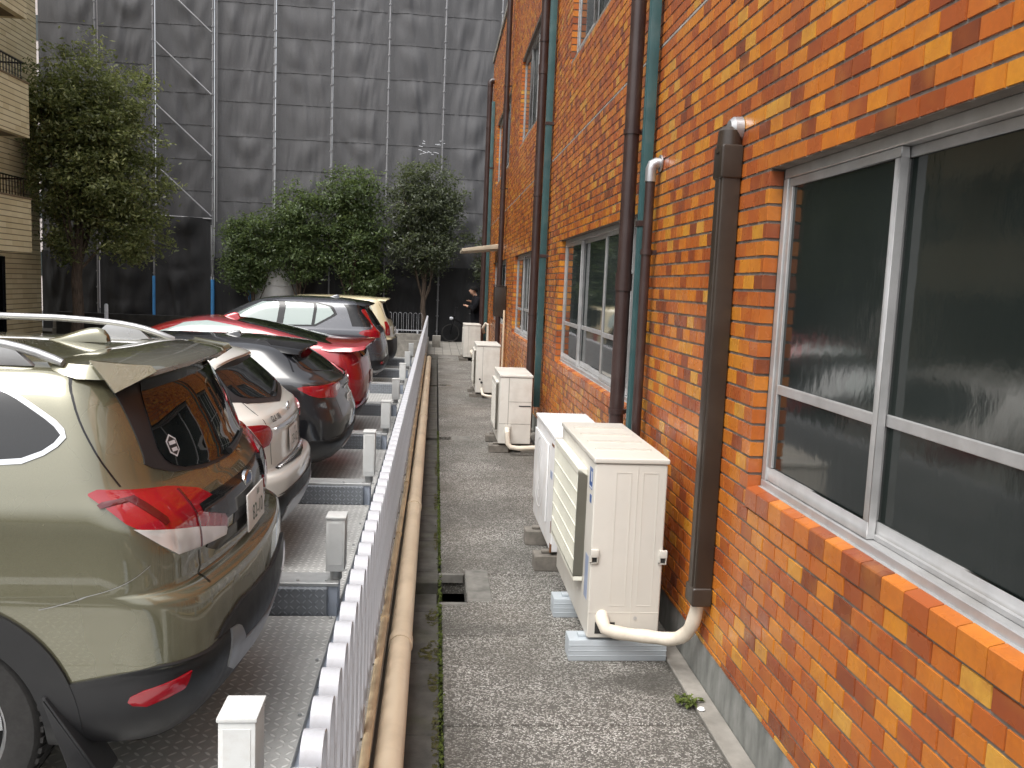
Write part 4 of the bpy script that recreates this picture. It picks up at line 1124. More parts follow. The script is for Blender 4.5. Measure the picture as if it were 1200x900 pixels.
    def ring(s, cx, cz, r0, r1, d=0.012, sgn=1, a0=-10, a1=190, n=40):
        F = []
        for a in np.linspace(R(a0), R(a1), n):
            row = []
            for r in np.linspace(r0, r1, 5):
                x, z = cx + r * math.cos(a), max(0.205, cz + r * math.sin(a)); sv = s.s_of('x', x, z)
                row.append(s.pt(sv, z, sgn) + s.nrm(sv, z, sgn) * d)
            x, z = cx + r0 * math.cos(a), max(0.205, cz + r0 * math.sin(a)); sv = s.s_of('x', x, z); p = s.pt(sv, z, sgn); p[1] -= sgn * 0.05
            row.insert(0, p)
            x, z = cx + r1 * math.cos(a), max(0.205, cz + r1 * math.sin(a)); sv = s.s_of('x', x, z); row.append(s.pt(sv, z, sgn) - s.nrm(sv, z, sgn) * 0.005)
            F.append(row)
        mb = MB(); mb.grid(np.array(F)); return mb

def make_wheel(parent, x, y, r, sgn, w=0.215, detail=True):
    ty = MB(); h = w / 2
    ty.lathe([(r * 0.66, -h * 0.9), (r * 0.80, -h), (r * 0.94, -h * 0.94), (r * 0.985, -h * 0.8), (r, -h * 0.6), (r, h * 0.6), (r * 0.985, h * 0.8), (r * 0.94, h * 0.94), (r * 0.80, h), (r * 0.66, h * 0.9)], (x, y, r), 'y', 48)
    for k in range(56 if detail else 0):
        a = 2 * math.pi * k / 56
        for hh in (-0.62, 0.62):
            c, s_ = math.cos(a), math.sin(a); ty.beam((x + c * (r - 0.004), y + hh * h - 0.02, r + s_ * (r - 0.004)), (x + c * (r - 0.004), y + hh * h + 0.02, r + s_ * (r - 0.004)), 0.02, 0.016, (c, 0, s_))
    wh = ty.build('wheel', M['tyre'], parent, smooth=True)
    rm = MB(); o = sgn * h
    rm.lathe([(r * 0.70, o * 0.88), (r * 0.665, o * 0.93), (r * 0.63, o * 0.80), (r * 0.62, -o * 0.4)], (x, y, r), 'y', 48)
    for k in range(5):
        a = 2 * math.pi * k / 5 + 0.3
        for da in (-0.16, 0.16):
            rm.beam((x + 0.05 * math.cos(a), y + o * 0.86, r + 0.05 * math.sin(a)), (x + r * 0.65 * math.cos(a + da), y + o * 0.82, r + r * 0.65 * math.sin(a + da)), 0.05, 0.03, (0, 1, 0))
    rm.lathe([(0.0, o * 0.95), (0.05, o * 0.93), (0.07, o * 0.8)], (x, y, r), 'y', 20)
    rm.build('rim', M['alloy'], wh, smooth=True)
    br = MB(); br.lathe([(r * 0.6, o * 0.25), (0.0, o * 0.25)], (x, y, r), 'y', 32); br.build('brake_disc', M['under'], wh)

def spoiler_mesh(secs):
    """secs: list over x of (x, z_top, half width, thickness, edge drop)"""
    G = []
    for x, z, w, th, dr in secs:
        top = [(x - 0.06 * (y / w) ** 2, y, z - dr * abs(y / w) ** 3) for y in np.linspace(-w, w, 21)]
        bot = [(a, b * 1.045, c - th) for a, b, c in top[::-1]]
        G.append(top + bot)
    mb = MB(); G = np.array(G); mb.grid(G, closed=True); m = G.shape[1]
    mb.f.append(tuple(range(m))); o = (len(secs) - 1) * m; mb.f.append(tuple(o + k for k in range(m)))
    return mb

def build_car(S):
    t = thing('parked_car', S['label'], S.get('cat', 'car'), S['loc'], 'cars parked along the fence')
    B = Body(S['rows'], **S.get('body', {}))
    ob = B.mesh().build('body', S['paint'], t, smooth=True, ang=50)
    # wheel wells cut out of the solid body
    cut = MB()
    for ax in S['axles']:
        for sg in (-1, 1):
            cut.lathe([(0.001, 0.62), (S['arch'], 0.62), (S['arch'], 1.2), (0.001, 1.2)] if sg > 0 else [(0.001, -1.2), (S['arch'], -1.2), (S['arch'], -0.62), (0.001, -0.62)], (ax, 0, S['wr']), 'y', 40)
    co = cut.build('cutter', M['under'])
    ob.data.materials.append(M['under'])
    md = ob.modifiers.new('wells', 'BOOLEAN'); md.object = co; md.operation = 'DIFFERENCE'; md.solver = 'EXACT'
    co.parent = t
    bpy.context.view_layer.update()
    dg = bpy.context.evaluated_depsgraph_get()
    me = bpy.data.meshes.new_from_object(ob.evaluated_get(dg))
    ob.modifiers.clear()
    if len(me.polygons) > 500: ob.data = me
    bpy.data.objects.remove(co)
    for ax in S['axles']:
        for sg in (-1, 1): make_wheel(t, ax, sg * S['track'], S['wr'], sg, detail=S.get('detail', False))
        if 'clad' in S:
            for sg in (-1, 1): B.ring(ax, S['wr'], S['arch'] - 0.012, S['clad'], 0.014, sg).build('arch_trim', M['black_plastic'], t, smooth=True)
    made = {}
    for p in S['patches']:
        name, mat, mode, poly = p[:4]; o = p[4] if len(p) > 4 else {}
        par = made.get(o.get('under'), t) if not isinstance(o.get('under'), str) or mode != 'B' else None
        kw = {k: v for k, v in o.items() if k in ('d', 'rounds', 'nr', 'nc')}
        if mode == 'C':
            half = [('s', B.s_of(k, v, z), z) for k, v, z in poly]
            poly = half + [('s', -v, z) for k, v, z in reversed(half)]
            obj = B.patch(poly, sgn=1, **kw).build(name, mat, made.get(o.get('under'), t), smooth=True)
            made[name] = obj
        else:
            for sg in ((-1, 1) if mode == 'B' else ((-1,) if mode == 'N' else (1,))):
                key = (name, sg); par = made.get((o.get('under'), sg), made.get(o.get('under'), t))
                obj = B.patch(poly, sgn=sg, **kw).build(name, mat, par, smooth=True); made[key] = obj
    for path, w in S.get('gaps', []):
        for sg in (-1, 1): B.strip(path, w, 0.0025, sg).build('panel_gap', M['gloss_black'], t)
    if 'spoiler' in S:
        spoiler_mesh(S['spoiler']).build('spoiler', S.get('spoiler_mat', S['paint']), t, smooth=True, ang=40)
    # plate
    if 'plate' in S:
        px, pz, txt = S['plate']
        tilt = S.get('plate_tilt', 0.05)
        mb = MB(); mb.box(-0.004, 0.004, -0.165, 0.165, -0.0825, 0.0825); pl = mb.build('license_plate', M['plate'], t, bevel=0.003); pl.location = (px, 0, pz); pl.rotation_euler = (0, -tilt, 0)
        mb = MB()
        for s_, size, oy, oz in ((txt, 0.098, 0.02, -0.022), (S.get('plate_top', '300'), 0.038, 0.04, 0.055)):
            vs, fs = text_geo(s_, size)
            mb.add([(0.0052, x * 0.95 + oy, y + oz) for x, y, z in vs], fs)
        mb.build('plate_text', M['plate_text'], pl, fix=False)
    for fn in S.get('extra', []): fn(t, B)
    return t

# ---------------- olive SUV (nearest)
XR, YC = -0.72, 3.88
def fo_extra(t, B):
    for sg in (-1, 1):
        yb = sg * 0.655
        p = [(-0.62, yb + sg * 0.01, 1.655)] + bezier((-0.66, yb, 1.668), (-0.80, yb, 1.725), (-0.92, yb, 1.735), (-1.2, yb, 1.745), 8) + [(-1.9, yb, 1.745)] + bezier((-1.9, yb, 1.745), (-2.2, yb, 1.735), (-2.3, yb, 1.70), (-2.42, yb, 1.65), 6)
        mb = MB(); mb.tube([(x, y, z) for x, y, z in p], [0.013] + [0.017] * (len(p) - 2) + [0.013], 12)
        mb.v = [(x, yb + (y - yb) * 1.0, z) for x, y, z in mb.v]
        rl = mb.build('roof_rail', M['alloy'], t, smooth=True)
        for fx in (-0.88, -2.1):
            mb = MB(); mb.add([(fx - 0.16, yb - 0.015, 1.64), (fx + 0.16, yb - 0.015, 1.64), (fx + 0.06, yb - 0.012, 1.73), (fx - 0.06, yb - 0.012, 1.73), (fx - 0.16, yb + 0.015, 1.64), (fx + 0.16, yb + 0.015, 1.64), (fx + 0.06, yb + 0.012, 1.73), (fx - 0.06, yb + 0.012, 1.73)], [(0, 1, 2, 3), (7, 6, 5, 4), (0, 4, 5, 1), (1, 5, 6, 2), (2, 6, 7, 3), (3, 7, 4, 0)])
            mb.build('rail_foot', M['alloy'], rl, bevel=0.006)
    G = []
    for x, h, w in ((-0.70, 0.003, 0.026), (-0.705, 0.035, 0.026), (-0.72, 0.055, 0.026), (-0.75, 0.064, 0.027), (-0.79, 0.060, 0.029), (-0.84, 0.045, 0.031), (-0.90, 0.022, 0.026), (-0.96, 0.003, 0.012)):
        G.append([(x, w * math.cos(a), 1.682 + h * math.sin(a)) for a in np.linspace(0, math.pi, 9)])
    mb = MB(); mb.grid(np.array(G)); mb.build('antenna_fin', M['olive'], t, smooth=True)
    for sg in (-1, 1):
        mb = MB(); A, C_, Bq, Aq = (-.520, sg * .668, 1.667), (-.425, sg * .700, 1.562), (-.320, sg * .590, 1.628), (-.335, sg * .596, 1.646)
        vs = [np.array(q) + np.array((0.003, sg * 0.008, 0.0)) for q in (A, C_, Bq, Aq)]; inn = [q - np.array((0.02, sg * 0.05, 0.01)) for q in vs]
        mb.add(vs + inn, [(0, 1, 2, 3), (7, 6, 5, 4)] + [(k, (k + 1) % 4, (k + 1) % 4 + 4, k + 4) for k in range(4)]); mb.build('spoiler_fin', M['olive'], t, bevel=0.004, seg=2)
    # mud flaps
    for sg in (-1, 1):
        y = sg * 0.84
        mb = MB(); mb.add([(-0.62, y - 0.07, 0.50), (-0.60, y + 0.07, 0.50), (-0.50, y + 0.07, 0.14), (-0.50, y - 0.07, 0.14), (-0.60, y - 0.07, 0.50), (-0.58, y + 0.07, 0.50), (-0.40, y + 0.07, 0.19), (-0.40, y - 0.07, 0.19)], [(0, 1, 2, 3), (4, 7, 6, 5), (0, 4, 5, 1), (1, 5, 6, 2), (2, 6, 7, 3), (3, 7, 4, 0)])
        mb.build('mud_flap', M['black_plastic'], t, bevel=0.012, seg=2)
    for sg in (-1, 1): B.strip([('x', -.62, .815), ('x', -.53, .838), ('x', -.42, .87), ('x', -.32, .91), ('x', -.262, .96)], .0022, .002, sg).build('seam_highlight', M['alloy'], t)  # silver strip paints the highlight along the bumper seam
    # wiper, emblem
    p = [B.pt(y, 1.215 + 0.05 * max(0, y), 1) + np.array((0.02, 0, 0)) for y in np.linspace(-0.02, 0.42, 8)]
    mb = MB(); mb.tube([tuple(q) for q in p], [0.016, 0.014, 0.012, 0.011, 0.010, 0.009, 0.008, 0.006], 10); mb.build('wiper', M['black_plastic'], t, smooth=True)
    c = B.pt(0.0, 1.085, 1)
    mb = MB(); mb.lathe([(0.001, 0.008), (0.7, 0.008), (0.85, 0.012), (1.0, 0.004), (1.0, -0.01)], (0, 0, 0), 'x', 28); mb.v = [(c[0] + x, c[1] + y * 0.075, c[2] + z * 0.042) for x, y, z in mb.v]; e = mb.build('emblem', M['chrome'], t, smooth=True)
    mb = MB(); mb.lathe([(0.001, 0.0), (1.0, 0.0)], (0, 0, 0), 'x', 24); mb.v = [(c[0] + 0.0095, c[1] + y * 0.052, c[2] + z * 0.027) for x, y, z in mb.v]; mb.build('emblem_field', M['sticker_blue'], e)
    # hexagonal sticker low on the near corner of the rear window
    hx = [(0.044 * math.cos(a) * 1.0, 0.044 * math.sin(a)) for a in [R(30 + 60 * k) for k in range(6)]]
    par = None
    for sc_, m_, dd in ((1.0, 'sticker_white', 0.0095), (0.82, 'satin_black', 0.0105)):
        pts = []
        for a, b in hx:
            sv, z = -0.50 + a * sc_, 1.325 + b * sc_; pts.append(tuple(B.pt(sv, z) + B.nrm(sv, z) * dd))
        mb = MB(); mb.add(pts, [tuple(range(6))]); o_ = mb.build('window_sticker' if par is None else 'sticker_field', M[m_], t if par is None else par); par = par or o_
    mb = MB()
    for (a0, a1, b0, b1) in ((-0.024, 0.024, 0.004, 0.018), (-0.020, 0.020, -0.022, -0.008)):
        pts = [tuple(B.pt(-0.50 + a, 1.325 + b) + B.nrm(-0.50 + a, 1.325 + b) * 0.0115) for a, b in ((a0, b0), (a1, b0), (a1, b1), (a0, b1))]; mb.add(pts, [(0, 1, 2, 3)])
    mb.build('sticker_mark', M['sticker_white'], par)
fo = dict(label='olive green SUV with silver roof rails, nearest the camera', cat='car', loc=(XR, YC, D), paint=M['olive'], detail=True,
    body=dict(bow=0.13, taper=0.04),
    rows=[(.29, -.13, -4.50, .84, .18), (.34, -.075, -4.56, .872, .20), (.44, -.03, -4.60, .895, .22), (.58, 0, -4.62, .903, .23), (.74, -.004, -4.6, .907, .23), (.818, -.015, -4.58, .909, .23), (.848, -.055, -4.56, .909, .22), (.866, -.09, -4.54, .909, .21),
          (1.0, -.095, -4.40, .907, .21), (1.08, -.108, -3.95, .903, .21), (1.15, -.15, -3.42, .893, .21), (1.22, -.205, -3.28, .873, .21), (1.40, -.275, -2.98, .808, .19), (1.55, -.35, -2.72, .745, .18), (1.62, -.42, -2.52, .70, .16), (1.655, -.53, -2.32, .63, .15), (1.68, -.78, -2.0, .42, .15), (1.69, -1.1, -1.7, .10, .06)],
    axles=(-0.99, -3.66), arch=0.385, wr=0.362, track=0.785, clad=0.50,
    patches=[
        ('rear_trim', M['satin_black'], 'C', [('y', 0, 1.61), ('y', .60, 1.605), ('x', -.47, 1.565), ('x', -.335, 1.32), ('y', .70, 1.285), ('y', .55, 1.235), ('y', .30, 1.20), ('y', 0, 1.19)], dict(d=0.004, rounds=0, nr=26, nc=34)),
        ('rear_window', M['carglass'], 'C', [('y', 0, 1.59), ('y', .46, 1.58), ('y', .535, 1.52), ('y', .60, 1.34), ('y', .57, 1.275), ('y', .48, 1.235), ('y', .28, 1.21), ('y', 0, 1.20)], dict(d=0.008, rounds=1, nr=24, nc=28)),
        ('window_trim', M['chrome'], 'B', [('x', -.545, 1.425), ('x', -.60, 1.355), ('x', -.72, 1.305), ('x', -3.0, 1.19), ('x', -3.0, 1.215), ('x', -2.75, 1.54), ('x', -.92, 1.585), ('x', -.80, 1.575)], dict(d=0.005, rounds=1, nr=20, nc=30)),
        ('side_window', M['carglass'], 'B', [('x', -.572, 1.422), ('x', -.618, 1.366), ('x', -.735, 1.321), ('x', -2.93, 1.206), ('x', -2.70, 1.532), ('x', -.925, 1.575), ('x', -.812, 1.565)], dict(d=0.008, rounds=1, nr=20, nc=30)),
        ('garnish', M['gloss_black'], 'C', [('y', 0, 1.11), ('y', .35, 1.115), ('y', .58, 1.125), ('y', .60, 1.04), ('y', .40, 1.0), ('y', .25, 1.0), ('y', 0, 1.0)], dict(d=0.006, rounds=0, nr=16, nc=26)),
        ('tail_lamp', M['red_lens'], 'B', [('x', -.47, 1.215), ('x', -.44, 1.230), ('y', .82, 1.224), ('y', .66, 1.20), ('y', .50, 1.155), ('y', .45, 1.12), ('y', .37, 1.0), ('y', .39, .95), ('y', .62, .975), ('y', .76, .985), ('x', -.24, 1.045), ('x', -.34, 1.115)], dict(d=0.014, rounds=0, nr=28, nc=26)),
        ('clear_lens', M['clear_lens'], 'B', [('x', -.315, 1.095), ('y', .76, 1.07), ('y', .62, 1.04), ('y', .38, .975), ('y', .40, .945), ('y', .62, .965), ('y', .76, .975), ('x', -.24, 1.03)], dict(d=0.017, rounds=0, nr=14, nc=22, under='tail_lamp')),
        ('lamp_guide', M['dark_red_lens'], 'B', [('x', -.44, 1.185), ('y', .80, 1.198), ('y', .80, 1.184), ('x', -.42, 1.168)], dict(d=0.0165, rounds=0, nr=6, nc=10, under='tail_lamp')),
        ('lamp_guide', M['dark_red_lens'], 'B', [('y', .825, 1.195), ('y', .80, 1.195), ('y', .765, 1.10), ('y', .79, 1.09)], dict(d=0.0165, rounds=0, nr=8, nc=5, under='tail_lamp')),
        ('lamp_guide', M['dark_red_lens'], 'B', [('y', .632, 1.18), ('y', .622, 1.18), ('y', .622, .965), ('y', .632, .965)], dict(d=0.019, rounds=0, nr=10, nc=3, under='tail_lamp')),
        ('lamp_notch', M['gloss_black'], 'B', [('y', .36, 1.10), ('y', .46, 1.115), ('y', .575, 1.11), ('y', .575, 1.085), ('y', .50, 1.06), ('y', .36, 1.02)], dict(d=0.0185, rounds=0, nr=9, nc=12, under='tail_lamp')),
        ('bumper_trim', M['black_plastic'], 'B', [('y', 0, .685), ('y', .45, .695), ('y', .60, .66), ('y', .72, .595), ('x', -.22, .60), ('x', -.52, .545), ('x', -.60, .50), ('x', -.60, .30), ('x', -.25, .296), ('y', 0, .296)], dict(d=0.012, rounds=0, nr=20, nc=44)),
        ('skid_plate', M['silver'], 'B', [('y', 0, .50), ('y', .40, .50), ('y', .50, .61), ('y', .58, .62), ('y', .56, .46), ('y', .45, .40), ('y', 0, .38)], dict(d=0.020, rounds=0, nr=12, nc=22)),
        ('reflector', M['red_lens'], 'B', [('x', -.335, .462), ('x', -.315, .505), ('y', .80, .555), ('y', .805, .495), ('x', -.27, .452)], dict(d=0.016, rounds=0, nr=8, nc=14)),
        ('hatch_step', M['gloss_black'], 'C', [('y', 0, .885), ('y', .45, .895), ('y', .56, .94), ('y', .54, .955), ('y', .40, .915), ('y', 0, .905)], dict(d=0.004, rounds=0, nr=8, nc=26)),
        ('plate_recess', M['satin_black'], 'C', [('y', 0, 1.04), ('y', .24, 1.04), ('y', .28, .93), ('y', 0, .915)], dict(d=0.003, rounds=0, nr=10, nc=16)),
    ],
    gaps=[([('x', -.66, 1.655), ('x', -.615, 1.62), ('x', -.565, 1.52), ('x', -.48, 1.37), ('x', -.375, 1.235)], .007),
          ([('y', .62, .95), ('y', .61, .885), ('y', .66, .835)], .006), ([('x', -1.62, 1.18), ('x', -1.615, .95), ('x', -1.60, .75), ('x', -1.56, .55)], .005)],
    spoiler=[(-.66, 1.668, .60, .02, .02), (-.60, 1.676, .645, .03, .022), (-.50, 1.674, .665, .05, .022), (-.44, 1.669, .65, .05, .02), (-.36, 1.660, .618, .045, .018), (-.295, 1.646, .58, .03, .016), (-.28, 1.634, .57, .016, .014)],
    plate=(-.068, .965, '82-10'), extra=[fo_extra])
build_car(fo)

# ---------------- cream white hatchback
def gla_extra(t, B):
    vs, fs = text_geo('GLA 180', 0.058, 0.0)
    mb = MB(); pts = []
    for x, y, z in vs:
        sv, zz = -0.40 + x * 1.05, 1.012 + y; pts.append(tuple(B.pt(sv, zz) + B.nrm(sv, zz) * 0.004))
    mb.add(pts, fs); mb.build('model_badge', M['satin_black'], t, fix=False)
    c = B.pt(0.0, 1.03, 1)
    mb = MB(); G = [[(c[0] + 0.004 + 0.007 * math.cos(b), c[1] + (0.042 + 0.006 * math.sin(b)) * math.cos(a), c[2] + (0.042 + 0.006 * math.sin(b)) * math.sin(a)) for b in np.linspace(0, 6.283, 7)[:-1]] for a in np.linspace(0, 6.283, 29)]
    mb.grid(np.array(G), closed=True)
    for k in range(3):
        a = R(90 + 120 * k); mb.beam((c[0] + 0.006, c[1], c[2]), (c[0] + 0.006, c[1] + 0.042 * math.cos(a), c[2] + 0.042 * math.sin(a)), 0.008, 0.008, (1, 0, 0))
    mb.build('emblem', M['chrome'], t, smooth=True)
    mb = MB()
    for y in np.linspace(-0.5, 0.5, 23):
        p = B.pt(y, 0.675); n_ = 0.028; mb.box(p[0] - 0.05, p[0] + 0.012, y - 0.012, y + 0.012, 0.668, 0.692)
    mb.build('sill_guard', M['chrome'], t, bevel=0.003, seg=1)
    p = [B.pt(y, 1.14 + 0.10 * max(0, y), 1) + np.array((0.02, 0, 0)) for y in np.linspace(-0.02, 0.40, 8)]
    mb = MB(); mb.tube([tuple(q) for q in p], [0.014, 0.013, 0.012, 0.011, 0.010, 0.009, 0.008, 0.006], 10); mb.build('wiper', M['black_plastic'], t, smooth=True)
build_car(dict(label='cream white hatchback with dark lower bumper, second from the camera', loc=(-0.95, 6.45, D), paint=M['cream_white'],
    rows=[(.20, -.16, -4.2, .75, .25), (.30, -.06, -4.35, .86, .30), (.44, -.005, -4.40, .892, .36), (.60, 0, -4.42, .90, .38), (.655, -.02, -4.42, .90, .37), (.69, -.09, -4.40, .90, .34), (.92, -.10, -4.22, .90, .34), (1.03, -.135, -3.5, .888, .33), (1.085, -.20, -3.3, .87, .32), (1.25, -.37, -3.0, .80, .28), (1.38, -.52, -2.7, .72, .24), (1.45, -.68, -2.4, .62, .2), (1.485, -1.0, -2.0, .42, .2), (1.495, -1.3, -1.7, .1, .06)],
    axles=(-0.95, -3.65), arch=0.37, wr=0.34, track=0.78,
    patches=[
        ('rear_trim', M['satin_black'], 'C', [('y', 0, 1.41), ('y', .60, 1.39), ('y', .72, 1.20), ('y', .70, 1.145), ('y', 0, 1.075)], dict(rounds=1, nr=20, nc=24)),
        ('rear_window', M['carglass'], 'C', [('y', 0, 1.405), ('y', .55, 1.385), ('y', .64, 1.21), ('y', .58, 1.165), ('y', 0, 1.105)], dict(d=0.008, nr=20, nc=24)),
        ('side_window', M['carglass'], 'B', [('x', -.75, 1.17), ('x', -2.95, 1.10), ('x', -2.65, 1.36), ('x', -1.1, 1.38)], dict(d=0.006, nr=14, nc=24)),
        ('chrome_strip', M['chrome'], 'C', [('y', 0, .955), ('y', .50, .965), ('y', .52, .94), ('y', 0, .925)], dict(d=0.014, rounds=1, nr=6, nc=24)),
        ('tail_lamp', M['red_lens'], 'B', [('x', -.52, 1.00), ('x', -.40, 1.02), ('y', .62, 1.0), ('y', .58, .93), ('y', .66, .85), ('x', -.36, .87)], dict(d=0.012, rounds=1, nr=14, nc=18)),
        ('bumper_trim', M['black_plastic'], 'C', [('y', 0, .53), ('y', .5, .54), ('x', -.35, .50), ('x', -.55, .44), ('x', -.55, .205), ('y', .5, .205), ('y', 0, .205)], dict(d=0.010, rounds=0, nr=12, nc=40)),
        ('skid_plate', M['silver'], 'C', [('y', 0, .44), ('y', .55, .45), ('y', .6, .31), ('y', 0, .30)], dict(d=0.018, rounds=1, nr=8, nc=26)),
        ('sill_trim', M['gloss_black'], 'C', [('y', 0, .690), ('y', .52, .694), ('y', .56, .672), ('y', 0, .664)], dict(d=0.010, rounds=1, nr=6, nc=26)),
    ],
    gaps=[([('y', .64, 1.16), ('y', .60, .72)], .006)],
    spoiler=[(-.95, 1.483, .55, .02, .03), (-.72, 1.472, .585, .035, .04), (-.56, 1.452, .58, .045, .045), (-.47, 1.430, .56, .035, .045), (-.455, 1.418, .54, .018, .04)],
    plate=(-.085, .82, '33-12'), extra=[gla_extra]))

# ---------------- black SUV
def fin(mat, x, z, s=1.0):
    def f(t, B):
        G = []
        for dx, h, w in ((0.0, 0.004, 0.026), (-0.02, 0.05, 0.022), (-0.06, 0.055, 0.024), (-0.12, 0.035, 0.028), (-0.18, 0.012, 0.022), (-0.21, 0.002, 0.010)):
            G.append([(x + dx * s, w * s * math.cos(a), z + h * s * math.sin(a)) for a in np.linspace(0, math.pi, 9)])
        mb = MB(); mb.grid(np.array(G)); mb.build('antenna_fin', mat, t, smooth=True)
    return f
def mirror_part(mat, x, z, y0):
    def f(t, B):
        for sg in (-1, 1):
            mb = MB(); G = []
            for k, (yy_, r) in enumerate(((0.0, 0.03), (0.04, 0.06), (0.12, 0.075), (0.19, 0.06), (0.215, 0.02))):
                G.append([(x + r * 0.8 * math.cos(a), sg * (y0 + yy_), z + r * math.sin(a)) for a in np.linspace(0, 6.283, 13)[:-1]])
            mb.grid(np.array(G), closed=True); mb.build('mirror', mat, t, smooth=True)
    return f
build_car(dict(label='glossy black SUV with slim red tail lamps, third from the camera', loc=(-0.83, 9.02, D), paint=M['black_paint'],
    rows=[(0.200, -0.180, -4.300, 0.750, 0.250), (0.300, -0.080, -4.420, 0.860, 0.300), (0.450, -0.010, -4.500, 0.900, 0.340), (0.600, 0.000, -4.520, 0.905, 0.360), (0.720, -0.030, -4.500, 0.908, 0.360), (0.850, -0.080, -4.350, 0.905, 0.340), (0.980, -0.110, -3.900, 0.890, 0.320), (1.034, -0.190, -3.400, 0.870, 0.300), (1.101, -0.300, -3.200, 0.830, 0.280), (1.210, -0.460, -2.950, 0.760, 0.250), (1.302, -0.600, -2.700, 0.690, 0.220), (1.353, -0.750, -2.400, 0.580, 0.200), (1.382, -1.000, -2.100, 0.380, 0.200), (1.391, -1.300, -1.800, 0.100, 0.060)],
    axles=(-0.98, -3.6), arch=0.38, wr=0.35, track=0.785, clad=0.46,
    patches=[
        ('rear_window', M['carglass'], 'C', [('y', 0, 1.311), ('y', .54, 1.294), ('y', .66, 1.134), ('y', .62, 1.097), ('y', 0, 1.05)], dict(d=0.006, nr=18, nc=24)),
        ('quarter_window', M['carglass_sky'], 'B', [('x', -.74, 1.076), ('x', -1.35, 1.05), ('x', -1.25, 1.269), ('x', -.98, 1.265)], dict(d=0.006, nr=12, nc=14)),
        ('side_window', M['carglass_sky'], 'B', [('x', -1.42, 1.05), ('x', -3.0, 1.042), ('x', -2.7, 1.269), ('x', -1.40, 1.286)], dict(d=0.006, rounds=1, nr=12, nc=24)),
        ('tail_lamp', M['red_lens'], 'B', [('x', -.50, 0.975), ('y', .42, 0.985), ('y', .34, 0.94), ('y', .60, 0.845), ('x', -.30, 0.865)], dict(d=0.012, rounds=1, nr=12, nc=22)),
        ('clear_lens', M['clear_lens'], 'B', [('y', .56, 0.955), ('y', .42, 0.965), ('y', .40, 0.925), ('y', .58, 0.9)], dict(d=0.016, rounds=1, nr=8, nc=10, under='tail_lamp')),
        ('garnish', M['gloss_black'], 'C', [('y', 0, 0.975), ('y', .36, 0.975), ('y', .34, 0.93), ('y', 0, 0.92)], dict(d=0.010, rounds=0, nr=6, nc=16)),
        ('bumper_trim', M['black_plastic'], 'C', [('y', 0, 0.5), ('y', .5, 0.5), ('x', -.45, 0.44), ('x', -.5, 0.25), ('y', .5, 0.25), ('y', 0, 0.25)], dict(d=0.010, rounds=0, nr=12, nc=36)),
        ('skid_plate', M['silver'], 'C', [('y', 0, 0.37), ('y', .36, 0.37), ('y', .40, 0.3), ('y', 0, 0.29)], dict(d=0.018, rounds=1, nr=8, nc=20)),
        ('chrome_strip', M['chrome'], 'C', [('y', 0, 0.905), ('y', .20, 0.905), ('y', .20, 0.885), ('y', 0, 0.885)], dict(d=0.012, rounds=0, nr=5, nc=10)),
    ],
    gaps=[([('y', .63, 1.101), ('y', .62, 0.9), ('y', .60, 0.66)], .006), ([('x', -.74, 1.353), ('x', -.66, 1.302), ('x', -.50, 1.101)], .008)],
    spoiler=[(-0.950, 1.380, 0.500, 0.020, 0.030), (-0.750, 1.370, 0.580, 0.030, 0.040), (-0.520, 1.349, 0.600, 0.040, 0.050), (-0.420, 1.332, 0.580, 0.030, 0.050), (-0.405, 1.323, 0.560, 0.015, 0.045)],
    spoiler_mat=M['gloss_black'], plate=(-.045, .74, '12-34'), plate_top='500', extra=[fin(M['black_paint'], -1.15, 1.382)]))

